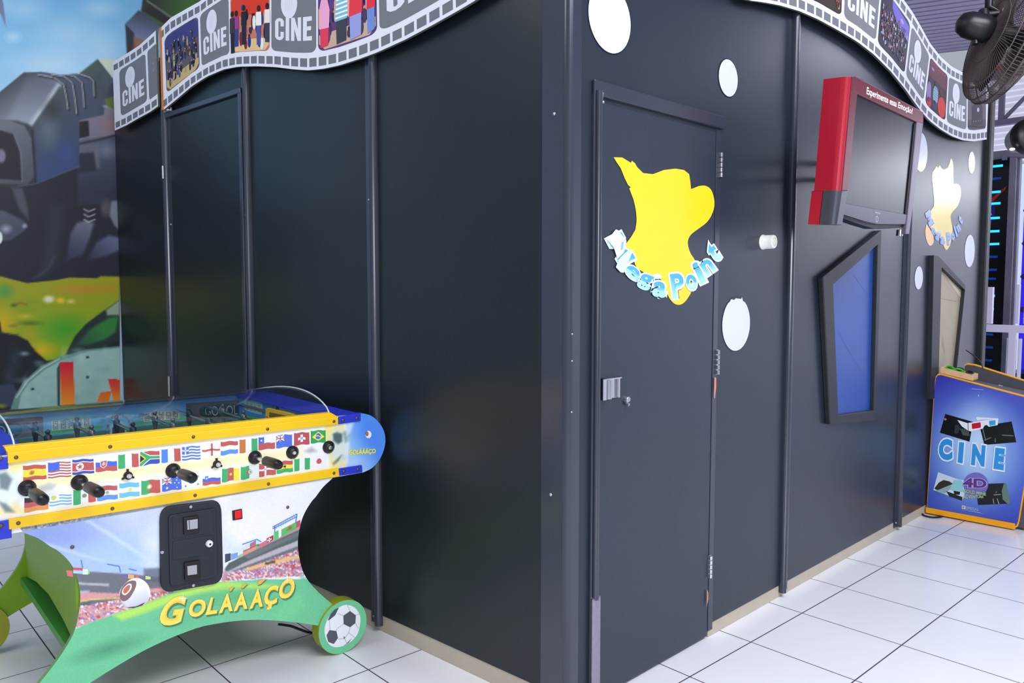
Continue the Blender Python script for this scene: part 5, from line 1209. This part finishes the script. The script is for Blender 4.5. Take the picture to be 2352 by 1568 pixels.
# ================================================================== CONSOLE STAND WITH POSTER
ks = empty('console_stand', FK.P(.26, 0, -.16), 'blue poster-faced console stand with amber edging beside the far end of the booth', 'console')
def K(L, d=0): return FK.pts(L, d)
face = K([(2128, 1170), (2136, 1030), (2146.5, 878), (2149, 864), (2154, 858), (2162, 857.5), (2250, 881), (2392, 919), (2372, 1010), (2341, 1198), (2337, 1210), (2331, 1212)])
MB().prism(FK, face, -.018, 0).build('side_panel', M['amber'], ks, bevel=.002)
def K2(L, e=1.4):
    cx = sum(p[0] for p in L)/len(L); cy = sum(p[1] for p in L)/len(L); return [(x+(cx-x)*e/120, y+(cy-y)*e/170) for x, y in L]
fo = [(2129.5, 1168), (2137.5, 1030), (2148, 879), (2150, 867), (2154.5, 861.5), (2162, 861), (2250, 884.5), (2389, 921.5), (2369, 1010), (2338.5, 1196), (2334.5, 1206), (2330, 1208)]
def poster(X, Y):
    p = Paint(X, Y, (52, 62, 176))
    p.poly([(2100, 840), (2400, 840), (2400, 1230), (2100, 1230)], ((2240, 870, (54, 58, 168)), (2240, 1200, (52, 70, 178))), 2)
    p.blob(2245, 1035, 190, 190, (128, 176, 234), 1, 1); p.blob(2245, 1035, 120, 150, (170, 206, 244), 1, .9); p.blob(2245, 1015, 70, 110, (206, 226, 250), 1, .8)
    p.blob(2350, 905, 60, 40, (96, 96, 190), 1, .5)
    return p.C
canvas('poster_print', FK, .0006, fo, 3.0, poster, M['gloss'], ks)
ps = Sheet(FK, .0012)
k7 = lambda L: [(2052+x/3.647, 820+y/3.647) for x, y in L]
ps.add(k7([(435, 475), (668, 542), (638, 708), (390, 632)]), (14, 18, 20), 1); ps.add(k7([(728, 600), (768, 572), (990, 538), (1030, 712), (762, 735)]), (18, 24, 24), 1)
ps.add(k7([(375, 963), (520, 1015), (590, 1030), (600, 1130), (578, 1202), (335, 1112)]), (206, 226, 232), 1); ps.add(k7([(780, 1060), (945, 1054), (980, 1226), (710, 1238), (700, 1170)]), (20, 26, 26), 1)
# skeleton-like pale ribs and rails in the dark pictures
for k in range(5): ps.add(k7([(560+k*14, 600), (566+k*14, 598), (590+k*12, 650+k*2), (584+k*12, 655+k*2)]), (96, 106, 104), 2)
ps.add(k7([(515, 570), (545, 566), (560, 600), (540, 640), (512, 640)]), (44, 54, 54), 2); ps.add(k7([(425, 512), (440, 510), (447, 522), (438, 530), (426, 526)]), (190, 110, 90), 2)
for q in ([(905, 648), (1005, 655), (1005, 662), (915, 656)], [(850, 680), (855, 680), (858, 712), (850, 712)], [(760, 690), (820, 670), (822, 674), (764, 700)], [(745, 600), (752, 600), (775, 690), (768, 690)]): ps.add(k7(q), (110, 124, 118), 2)
ps.add(k7([(342, 1100), (380, 1050), (420, 1028), (470, 1040), (500, 1060), (440, 1090), (380, 1120)]), (56, 52, 44), 2); ps.add(k7([(380, 1110), (450, 1080), (490, 1064), (470, 1110), (430, 1142), (350, 1116)]), (150, 176, 176), 3)
ps.add(k7([(440, 1120), (578, 1170), (578, 1202), (470, 1166)]), (22, 34, 36), 3); ps.add(k7([(505, 1030), (560, 1020), (590, 1060), (580, 1130), (500, 1120), (470, 1110)]), (150, 206, 216), 2); ps.add(k7([(505, 1118), (560, 1128), (555, 1152), (510, 1148)]), (20, 24, 26), 4)
ps.add(k7([(925, 1056), (945, 1054), (980, 1226), (955, 1226), (915, 1190), (908, 1120)]), (96, 126, 108), 2)
for q in ([(840, 1150), (900, 1146), (900, 1152), (842, 1156)], [(832, 1184), (838, 1184), (846, 1228), (840, 1228)], [(866, 1182), (872, 1182), (888, 1228), (880, 1228)], [(858, 1126), (866, 1124), (866, 1132), (858, 1134)]): ps.add(k7(q), (150, 160, 160), 3)
# paper glasses
ps.add(k7([(535, 525), (620, 552), (752, 530), (880, 514), (874, 568), (800, 582), (782, 566), (765, 568), (750, 598), (650, 622), (626, 614), (575, 580)]), (236, 236, 244), 4)
ps.add(k7([(690, 500), (878, 512), (868, 518), (740, 524), (700, 530)]), (226, 228, 240), 3); ps.add(k7([(622, 553), (628, 552), (630, 616), (624, 614)]), (90, 90, 120), 5)
ps.add(rquad(k7([(656, 556), (732, 544), (734, 590), (660, 602)]), .15), (196, 24, 50), 5); ps.add(rquad(k7([(800, 534), (856, 526), (856, 566), (806, 576)]), .15), (60, 160, 216), 5)
for ch_, q in (('C', [(382, 684), (494, 684), (496, 862), (380, 862)]), ('I', [(552, 710), (594, 714), (580, 890), (538, 880)]), ('N', [(664, 724), (774, 740), (762, 918), (650, 902)]), ('E', [(856, 756), (936, 766), (924, 948), (838, 934)])):
    ps.text(ch_, k7(q), (50, 150, 220), bold=.07, outline=.06, ocol=(232, 240, 252), lay=6)
ps.add(k7([(690+105*math.cos(a_*.2), 1065+100*math.sin(a_*.2)) for a_ in range(32)]), (118, 108, 190), 2)
ps.text('4D', k7([(590, 1010), (776, 1018), (786, 1096), (580, 1090)]), (92, 52, 132), bold=.04, outline=.04, ocol=(196, 180, 226), lay=6)
ps.text('GOLD MINE', k7([(585, 1102), (776, 1134), (776, 1160), (583, 1132)]), (176, 206, 150), bold=.02, outline=.03, ocol=(60, 80, 90), lay=6)
ps.text('ADVENTURE', k7([(590, 1146), (756, 1160), (754, 1178), (586, 1186)]), (196, 216, 170), bold=.01, outline=.03, ocol=(60, 80, 90), lay=6)
ps.text('EPRESAS', k7([(610, 1248), (714, 1266), (712, 1288), (608, 1276)]), (170, 190, 210), bold=.01, lay=6); ps.add(k7([(574, 1238), (606, 1244), (604, 1274), (572, 1270)]), (190, 200, 216), 6); ps.text('iF', k7([(580, 1246), (598, 1249), (597, 1268), (578, 1265)]), (180, 50, 60), lay=8)
ps.add(k7([(572, 1278), (712, 1296), (768, 1316), (712, 1300)]), (196, 206, 226), 7)
for q in ([(655, 262), (755, 272), (755, 275), (655, 266)], [(716, 292), (720, 292), (720, 298), (716, 298)], [(708, 320), (718, 310), (716, 330), (708, 328)]): ps.add(k7(q), (170, 190, 236), 2)
ps.build('poster_lettering', M['gloss'], ks)
MB().prism(FK, K([(2125.5, 1165), (2330.5, 1202.5), (2330.5, 1216), (2126, 1177)], .012), -.014, .012).build('base_strip', M['amber'], ks, bevel=.002)
far_ = FK.pts([(2216, 839.5), (2222, 836.5), (2240, 839), (2400, 890)], -.32)
fp = [(far_[0][0], 0.02)]+far_+[(far_[-1][0], .02)]
MB().prism(FK, fp, -.336, -.32).build('side_panel', M['tray'], ks, bevel=.002)['label'] = 'grey far side panel'
E_ = MB()
for a_, b2 in zip(far_[:-1], far_[1:]): E_.tube([FK.P(a_[0], a_[1], -.328), FK.P(b2[0], b2[1], -.328)], .0085, 8)
E_.build('edge_strip', M['amber'], ks)
n0 = K([(2160, 862), (2392, 925)], -.02); n1 = FK.pts([(2255, 869), (2392, 900)], -.318)
v = [FK.P(n0[0][0]+.0, n0[0][1]-.004, -.02), FK.P(n0[1][0], n0[1][1]-.004, -.02), FK.P(n1[1][0], n1[1][1]-.01, -.318), FK.P(n0[0][0], n1[0][1]+.018, -.318)]
MB().add(v+[p-Z*.012 for p in v], [[0, 1, 2, 3], [7, 6, 5, 4], [0, 4, 5, 1], [1, 5, 6, 2], [2, 6, 7, 3], [3, 7, 4, 0]]).build('console_top', M['tray'], ks)
MB().box(FK, .012, .05, .02, .86, -.32, -.02).build('body', M['tray'], ks); 
MB().box(FK, .05, .56, .02, .80, -.30, -.022).build('body', M['tray'], ks)
pn = (v[1]-v[0]).cross(v[3]-v[0]).normalized(); pn = -pn if pn.z < 0 else pn
def onpl(x, y, h=0):
    r = ray(x, y); t = (v[0]+pn*h-CAM).dot(pn)/r.dot(pn); return CAM+r*t
for nm, x, y, m, lb in (('push_button', 2277, 878, M['redbtn'], 'red push button'), ('push_button', 2297.5, 888.5, M['white'], 'white push button')):
    c_ = onpl(x, y, .004); e1 = (v[1]-v[0]).normalized(); e2 = pn.cross(e1)
    F_ = Frame(c_, e1, e2, pn); MB().box(F_, -.017, .017, -.014, .014, -.006, .004).build('button_rim', M['blackpl'], ks); MB().box(F_, -.013, .013, -.010, .010, .003, .011).build(nm, m, ks, bevel=.002)['label'] = lb
# wooden box of glasses
wbx = empty('wooden_box', FK.P(.12, .96, -.06), 'small open pine box on the top corner of the console stand', 'box')
q = K([(2158.4, 843), (2234, 861), (2234, 877), (2157.6, 857)])
uL0, uR0 = q[0][0]+.004, q[1][0]; zt0 = q[0][1]; zt1 = q[1][1]
dB = -.13
def wbP(u_, zrel, d): return FK.P(u_, (zt0+(zt1-zt0)*(u_-uL0)/(uR0-uL0))*0+zrel+((zt1-zt0)*(u_-uL0)/(uR0-uL0)), d)
def slab(u0, u1, z0, z1, d0, d1):
    v = [wbP(u_, z_, d_) for d_ in (d0, d1) for (u_, z_) in ((u0, z0), (u1, z0), (u1, z1), (u0, z1))]
    return MB().add(v, [[0, 1, 2, 3], [7, 6, 5, 4], [0, 4, 5, 1], [1, 5, 6, 2], [2, 6, 7, 3], [3, 7, 4, 0]])
hz = .038
slab(uL0, uR0, zt0-hz, zt0, -.010, 0).build('board', M['pine'], wbx, bevel=.001)
slab(uL0, uR0, zt0-hz, zt0, dB, dB+.010).build('board', M['pine'], wbx, bevel=.001)
slab(uL0, uL0+.010, zt0-hz, zt0, dB+.010, -.010).build('board', M['pine'], wbx, bevel=.001)
slab(uR0-.010, uR0, zt0-hz, zt0, dB+.010, -.010).build('board', M['pine'], wbx, bevel=.001)
slab(uL0, uR0, zt0-hz, zt0-hz+.006, dB+.01, -.01).build('bottom', M['pine'], wbx)
def glasses(name, u0, d0, m, ml, label, zoff, temples, w=.062):
    t = empty(name, wbP(u0, zt0, d0), label, 'glasses')
    fr_ = MB(); le = MB()
    Fg = Frame(wbP(u0, zt0+zoff, d0), FK.u-Z*.25, -FK.n*.9+Z*.35, Z+FK.u*.25)
    for sx_ in (0, w+.008):
        o1 = disc(sx_+w/2, 0, w/2, .024, 20); i1 = disc(sx_+w/2, 0, w/2-.006, .018, 20)
        for i in range(20):
            j = (i+1) % 20; fr_.add([Fg.P(*o1[i], .004), Fg.P(*o1[j], .004), Fg.P(*i1[j], .004), Fg.P(*i1[i], .004), Fg.P(*o1[i], -.002), Fg.P(*o1[j], -.002), Fg.P(*i1[j], -.002), Fg.P(*i1[i], -.002)], [[0, 1, 2, 3], [7, 6, 5, 4], [0, 4, 5, 1], [2, 6, 7, 3]])
        le.prism(Fg, i1, -.001, .001)
    fr_.tube([Fg.P(w, .004, .002), Fg.P(w+.008, .004, .002)], .004, 6)
    fr_.build('frame', m, t); le.build('lens', ml, t)
    for pts in temples: MB().tube(pts, .0035, 6).build('temple', m, t)
def Kp(x, y, d): a_, b2 = FK.uv(x, y, d); return FK.P(a_, b2, d)
glasses('glasses', uL0+.02, -.045, M['limeglass'], M['lens'], 'lime green framed glasses lying in the small pine box', .006, [[wbP(uL0+.02, zt0+.008, -.05), wbP(uL0+.10, zt0+.010, -.03), wbP(uL0+.14, zt0+.008, -.035)]], .05)
glasses('glasses', uL0+.075, -.075, M['blackpl'], M['lens'], 'black glasses with raised arms lying in the small pine box', .006,
        [bez(Kp(2257, 846, -.08), Kp(2257, 834, -.08), Kp(2247, 822, -.10), Kp(2219, 804, -.13)), bez(Kp(2194.6, 842, -.09), Kp(2195, 832, -.09), Kp(2197, 820, -.10), Kp(2201, 811, -.10))], .05)
# cable loop on the floor
lp = [FLO.uv(x, y) for x, y in [(2138, 1176), (2122, 1177), (2118, 1182), (2126, 1187), (2142, 1190), (2160, 1189), (2172, 1184)]]
tag(MB().tube([(a_, b2, .007) for a_, b2 in smooth(lp, 4)], .006, 8).build('cable', M['rubber']), 'black cable loop on the floor at the foot of the poster-faced console stand', 'cable')

# ================================================================== BEYOND THE BOOTH
XF = 8.0
FB = Frame((XF, 0, 0), (0, -1, 0), Z, (-1, 0, 0))
def plane_frame(X): return Frame((X, 0, 0), (0, -1, 0), Z, (-1, 0, 0))
# dark light cabinet with cyan strips
cbn = empty('light_cabinet', (XF, 1.0, 0), 'tall black cabinet with glowing cyan light strips behind the booth end', 'cabinet')
q = FB.pts([(2225, 372), (2322, 362)])
MB().box(FB, q[0][0], q[1][0], 0, q[0][1]-.0, -.25, 0).build('body', M['cabinet'], cbn)
for x0, x1, y, dim in [(2268, 2303, 380, 0), (2266, 2299, 409, 1), (2264, 2298, 440, 0), (2262, 2297.5, 466.5, 0), (2262, 2296, 500, 0), (2260, 2295, 530.5, 0), (2258, 2294.5, 560, 0), (2256, 2291, 589.5, 1), (2255, 2289, 619.5, 1), (2255, 2287, 640, 1), (2253, 2284.5, 679.5, 0), (2253, 2282, 709.5, 0), (2253, 2281, 739, 1), (2253, 2280, 768, 1), (2250, 2280, 798, 1), (2250, 2278, 828, 1)]:
    a_ = FB.uv(x0, y, .01); b2 = FB.uv(x1, y, .01)
    MB().box(FB, a_[0]-.12, b2[0], b2[1]-.012, b2[1]+.014, 0, .012).build('light_strip', M['leddim'] if dim else M['led'], cbn)
cs = Sheet(FB, .003, .001)
cs.add([(2262+24*math.cos(a_*.21), 484+37*math.sin(a_*.21)) for a_ in range(30)], (16, 26, 120), 0)
cs.add([(2250, 470), (2268, 462), (2284, 450), (2298, 438), (2313, 426), (2309, 436), (2298, 445), (2284, 460), (2262, 474)], (190, 30, 30), 1)
cs.add([(2262, 472), (2269, 472), (2279, 494), (2262, 494)], (190, 186, 200), 2)
cs.build('emblem', M['print'], cbn)
def pxbox(name, L, X, t, m, lbl=None, cat=None, parent=None, bevel=.004, group=None):
    F_ = plane_frame(X); o = MB().prism(F_, F_.pts(L), -t, 0).build(name, m, parent, bevel=bevel)
    if lbl: tag(o, lbl, cat, group)
    return o
fcage = empty('steel_frame', (7.4, .9, 0), 'grey steel post and beam framing the dark cabinet with cyan light strips', 'frame')
F_ = plane_frame(7.6); q = F_.pts([(2319, 358), (2344, 358)])
MB().box(F_, q[0][0], q[0][0]+.075, 0, q[0][1], -.06, 0).build('post', M['greypost'], fcage, bevel=.006)
MB().box(F_, q[0][0]+.075, q[0][0]+.10, 0, q[0][1], -.10, -.03).build('post_flange', M['greypost'], fcage, bevel=.003)
MB().prism(F_, F_.pts([(2225, 354), (2318, 344), (2344, 350), (2400, 358), (2400, 372), (2344, 362), (2318, 360), (2225, 372)]), -.08, .01).build('beam', M['greypost'], fcage, bevel=.004)
MB().prism(F_, F_.pts([(2302, 356), (2313, 355), (2313, 367), (2302, 368)], .02), .01, .03).build('clip', M['greypost'], fcage)
vp = empty('lit_glass_cabinet', (8.3, .7, 0), 'violet-lit glass cabinet at the right edge behind the white railing', 'cabinet')
F_ = plane_frame(8.3); q = F_.pts([(2325, 372), (2420, 372)])
MB().box(F_, q[0][0], q[1][0], 0, q[0][1], -.6, -.55).build('back_panel', M['violet'], vp)
MB().box(F_, q[0][0], q[1][0], 0, .5, -.6, 0).build('base', M['cabinet'], vp)
MB().box(F_, q[0][0], q[1][0], .5, q[0][1], -.02, -.01).build('glass_front', M['glass'], vp)
for k, (y, c_) in enumerate([(428, 'led'), (470, 'violet'), (520, 'led'), (560, 'cabinet'), (590, 'led'), (618, 'led'), (648, 'led'), (677, 'led'), (706, 'led'), (735, 'led')]):
    a_ = F_.uv(2340, y)[1]; MB().box(F_, q[0][0]+.06, q[1][0], a_, a_+(.012 if c_ != 'cabinet' else .05), -.5, -.46).build('shelf', mat('pale_violet_strip', (150, 140, 240), .4, emit=(120, 110, 240), es=.5) if c_ == 'led' else M['cabinet'], vp)
ch_ = MB(); 
for k in range(14):
    y = 400+k*26; a_ = F_.uv(2345, y)[1]; ch_.sph(F_.P(q[0][0]+.10+.08*(k % 3), a_, -.35), .06, 8, (1, 1, .7))
ch_.build('toys', mat('dark_violet_plush', (70, 40, 150), .7), vp)['kind'] = 'stuff'  # one even dark violet on all the toys
# white railing
rl = empty('railing', (7.0, .8, 0), 'white painted railing with glass infill behind the console stand', 'railing')
F_ = plane_frame(7.0)
A1 = F_.pts([(2240, 744), (2400, 746)]); B1 = F_.pts([(2240, 761), (2400, 763)])
MB().box(F_, A1[0][0], A1[1][0], B1[0][1], A1[0][1], -.05, 0).build('top_rail', M['rail'], rl, bevel=.006)
def rpost(x0, x1, y0, y1, d=0, nm='post', m=None):
    a_ = F_.pts([(x0, y0), (x1, y0)]); z1_ = F_.uv((x0+x1)/2, y0)[1]; z0_ = 0 if y1 is None else F_.uv((x0+x1)/2, y1)[1]
    MB().box(F_, a_[0][0], a_[1][0], z0_, z1_, -.05+d, d).build(nm, m or M['rail'], rl, bevel=.005)
rpost(2316, 2334, 762, None); rpost(2337, 2344, 778, None, -.02); rpost(2311, 2315, 776, None, -.02)
rpost(2258, 2277, 659, 744, -.06, 'upright'); rpost(2332, 2338.5, 653, 744, -.06, 'upright'); rpost(2350, 2358, 653, 744, -.06, 'upright')
a_ = F_.pts([(2235, 775), (2311, 775)]); MB().box(F_, a_[0][0], a_[1][0], .08, a_[0][1], -.03, -.022).build('glass_infill', M['glass'], rl)
a_ = F_.pts([(2344, 775), (2400, 775)]); MB().box(F_, a_[0][0], a_[1][0], .08, a_[0][1], -.03, -.022).build('glass_infill', M['glass'], rl)

# far wall with glowing shutter, trusses and corrugated roof
F_ = plane_frame(11.0)
fw = ustr('wall_far', MB().box(F_, -6, 12, 0, 3.35, -.2, 0), M['shutter_glow'])
for k, (y, h_, c_) in enumerate([(300, 2, (220, 216, 240)), (308, 1.5, (214, 214, 226)), (318, 9, (140, 134, 190)), (341, 7, (160, 150, 214))]):
    a_ = F_.uv(2300, y, .02)[1]; b2 = F_.uv(2300, y+h_, .02)[1]
    MB().box(F_, -6, 3, b2, a_, 0, .03).build('shutter_band', mat('shutter_band_%d' % k, c_, .5), fw)
def corr(name, o, udir, vdir, nu, nv, pitch, amp, m):
    """corrugated sheet: ribs run along vdir, profile repeats along udir"""
    o, udir, vdir = Vector(o), Vector(udir).normalized(), Vector(vdir).normalized(); n = udir.cross(vdir).normalized(); P = []
    k = int(nu/pitch)
    for i in range(k):
        for a_, h_ in ((0, 0), (.35, 0), (.45, amp), (.55, amp), (.65, 0)): P.append(((i+a_)*pitch, h_))
    v = [o+udir*a_+n*h_ for a_, h_ in P]+[o+udir*a_+n*h_+vdir*nv for a_, h_ in P]; N_ = len(P)
    v2 = [p+n*.01 for p in v]
    f = [[i, i+1, i+1+N_, i+N_] for i in range(N_-1)]; f2 = [[q_+2*N_ for q_ in r] for r in f]
    rim = [[0, N_, 3*N_, 2*N_], [N_-1, 2*N_-1, 4*N_-1, 3*N_-1]]
    return MB().add(v+v2, f+f2+rim).build(name, m)
rd = Vector((-.379, .926, 0)).normalized(); pd = Vector((.926, .379, 0)).normalized()
c_ = corr('ceiling_main', Vector((-2, -6.5, 4.75))-pd*5-rd*3, pd, rd, 19, 17, .16, .04, M['ceil']); c_['kind'] = 'structure'
F2 = plane_frame(10.9)
c_ = corr('ceiling_far', F2.P(-6, 3.36, 0), Z, (0, -1, 0), 1.5, 14, .085, .03, M['ceilbright']); c_['kind'] = 'structure'
F_ = plane_frame(10.4)
tr = empty('roof_truss', (10.4, 0, 4.1), 'grey steel roof truss above the bright shutter at the far end', 'truss')
a_ = F_.uv(2300, 274)[1]; b2 = F_.uv(2300, 287)[1]
MB().box(F_, -5, 6, b2, a_, -.1, 0).build('bottom_chord', M['truss'], tr)
a2 = F_.uv(2300, 178)[1]; MB().box(F_, -5, 6, a2, a2+.1, -.1, 0).build('top_chord', M['truss'], tr)
u0 = F_.uv(2298, 250)[0]
for k in range(-4, 6):
    uu = u0+k*.62
    MB().box(F_, uu-.035, uu+.035, a_, a2, -.08, -.02).build('web_post', M['truss'], tr)
    MB().tube([F_.P(uu+.035, a_+.01, -.05), F_.P(uu+.60, a2, -.05)], .035, 4).build('web_diagonal', M['truss'], tr)
# orange gutter line behind the strip end
F_ = plane_frame(9.5); q = F_.pts([(2205, 164), (2250, 162), (2250, 170), (2205, 170)])
MB().box(F_, q[0][0]-.4, q[1][0]+.4, q[2][1], q[0][1], -.04, 0).build('beam', mat('orange_beam', (200, 80, 30), .5)); tag(D.objects['beam.001'] if 'beam.001' in D.objects else D.objects['beam'], 'orange beam under the corrugated roof behind the film strip end', 'beam')

# fluorescent lamp whose light shines back from the far sticker and the screen
def tube_lamp(loc, dx, label):
    loc = Vector(loc)
    t = empty('tube_lamp', loc, label, 'lamp')
    Fl = Frame(loc, (dx[0], dx[1], 0), (-dx[1], dx[0], 0), Z)
    MB().box(Fl, -.75, .75, -.09, .09, .02, .07).build('housing', M['white'], t)
    for y, z in ((-.045, 0), (.045, 0), (-.06, -.16), (-.06, .24)): MB().tube([Fl.P(-.72, y, z), Fl.P(.72, y, z)], .02, 10).build('tube', M['tube'], t)
    for x in (-.7, .7): MB().box(Fl, x-.02, x+.02, -.02, .0, -.18, .26).build('holder', M['white'], t)
    MB().tube([Fl.P(0, 0, .07), Fl.P(0, 0, 1.72)], .012, 6).build('hanging_rod', M['white'], t)
tube_lamp((9.6, -1.75, 2.98), (0, 1), 'twin fluorescent tube lamp hanging beyond the right edge of the picture')

# ================================================================== FANS
CXv, CYv, CZv = [Vector(RM.col[i]) for i in range(3)]
def at(x, y, dep): return CAM+ray(x, y)/FPX*dep
def fan(c0, ax, R_, dep, label, wires=120, motor=True):
    ax = ax.normalized(); e1 = ax.cross(Z).normalized(); e2 = ax.cross(e1).normalized()
    t = empty('fan', c0, label, 'fan')
    def P(r, a, h): return c0+(e1*math.cos(a)+e2*math.sin(a))*r+ax*h
    mb = MB()
    for k in range(wires):
        a = 2*math.pi*k/wires
        mb.tube([P(.05, a, .085), P(R_*.45, a, .080), P(R_*.82, a, .062), P(R_*.97, a, .034), P(R_, a, 0), P(R_*.97, a, -.034), P(R_*.82, a, -.062), P(R_*.45, a, -.080), P(.05, a, -.085)], .0019, 4, False)
    for r, h in ((R_, 0), (R_*.97, .034), (R_*.97, -.034), (R_*.82, .062), (R_*.82, -.062), (R_*.45, .08), (R_*.45, -.08)):
        mb.tube([P(r, 2*math.pi*i/40, h) for i in range(41)], .0035 if h else .006, 5, False)
    mb.build('cage', M['cage'], t)
    MB().tube([P(0, 0, .08), P(0, 0, .094)], [.055, .05], 20).build('cage_cap', M['fanblack'], t)
    MB().tube([P(0, 0, -.05), P(0, 0, .05)], [.05, .045], 16).build('hub', M['fanblack'], t)
    for k in range(3):
        b = MB(); a = 2*math.pi*k/3+.3; n_ = 8; vs = []
        for i in range(n_+1):
            r = .05+(R_*.86-.05)*i/n_; w = .25+.5*math.sin(math.pi*min(1, i/n_*.8+.1))
            vs += [P(r, a-w*.5, .028), P(r, a+w*.5, -.028), P(r, a+w*.5, -.032), P(r, a-w*.5, .024)]
        f = []
        for i in range(n_): 
            for j in range(4): f.append([i*4+j, i*4+(j+1) % 4, i*4+4+(j+1) % 4, i*4+4+j])
        f += [[0, 1, 2, 3], [n_*4+3, n_*4+2, n_*4+1, n_*4]]
        b.add(vs, f, True); b.build('blade', M['fanblack'], t)
    return t, P, ax
c0 = at(2316, 82, 3.8)
t, P, ax = fan(c0, CXv*.95-CYv*.30+CZv*.07, .325, 3.8, 'dusty black wire-caged fan seen edge-on at the top right corner')
mot = at(2210, 84, 3.84); mdir = (c0-mot); L_ = mdir.length
MB().tube([c0-ax*.085, c0-ax*.10, c0-ax*.13, c0-ax*.20, c0-ax*.235, c0-ax*.25], [.05, .062, .066, .062, .045, .012], 24).build('motor', M['fanblack'], t)
MB().tube([c0-ax*.16-CYv*.05, c0-ax*.16-CYv*.085], [.012, .016], 10).build('motor_knob', M['fanblack'], t)
j = c0-ax*.12+CYv*.062
b = MB(); b.tube([j-CYv*.02, j+CYv*.03], [.035, .022], 14); b.build('swivel', M['fanblack'], t)
k1 = at(2299, 31, 3.78); k2 = at(2272, 18, 3.8); k3 = at(2274, -60, 3.82); k4 = Vector((k3.x, k3.y, 4.72))
MB().tube([j+CYv*.01, k1, k2, k3, k4], [.016, .02, .02, .02, .02], 10).build('mounting_arm', M['fanblack'], t)
MB().tube([k1+CZv*.015, k1+CZv*.035], .015, 16).build('bolt', M['zinc'], t)
MB().tube([at(2300, -40, 3.8), at(2306, 0, 3.8), at(2308, 22, 3.8)], .004, 6).build('cord', M['blackpl'], t)
c1 = at(2360, 315, 6.4)
t = empty('round_fan', c1, 'dark round spotlight housing at the right edge above the steel post', 'spotlight')  # second fan, seen only as a dark round housing
MB().tube([c1+CZv*.0, c1+CZv*.05, c1+CZv*.08, c1+CZv*.09], [.145, .145, .12, .05], 32).build('housing', M['fanblack'], t)
MB().tube([c1-CZv*.14, c1+CZv*.0], [.10, .145], 32).build('rear_shell', M['fanblack'], t)
MB().tube([c1+CZv*.09, c1+CZv*.1], .03, 16).build('centre_cap', M['blackpl'], t)
b = at(2325, 342.5, 6.35); MB().sph(b, .014, 10, (1.4, 1.4, .8)).build('highlight_bead', mat('glowing_highlight', (230, 230, 255), .3, emit=(220, 220, 255), es=5), t)  # glowing bead stands in for a small highlight on the fan housing
MB().tube([c1+CYv*.14, Vector((c1.x, c1.y, 4.7))], .015, 8).build('hanger', M['fanblack'], t)
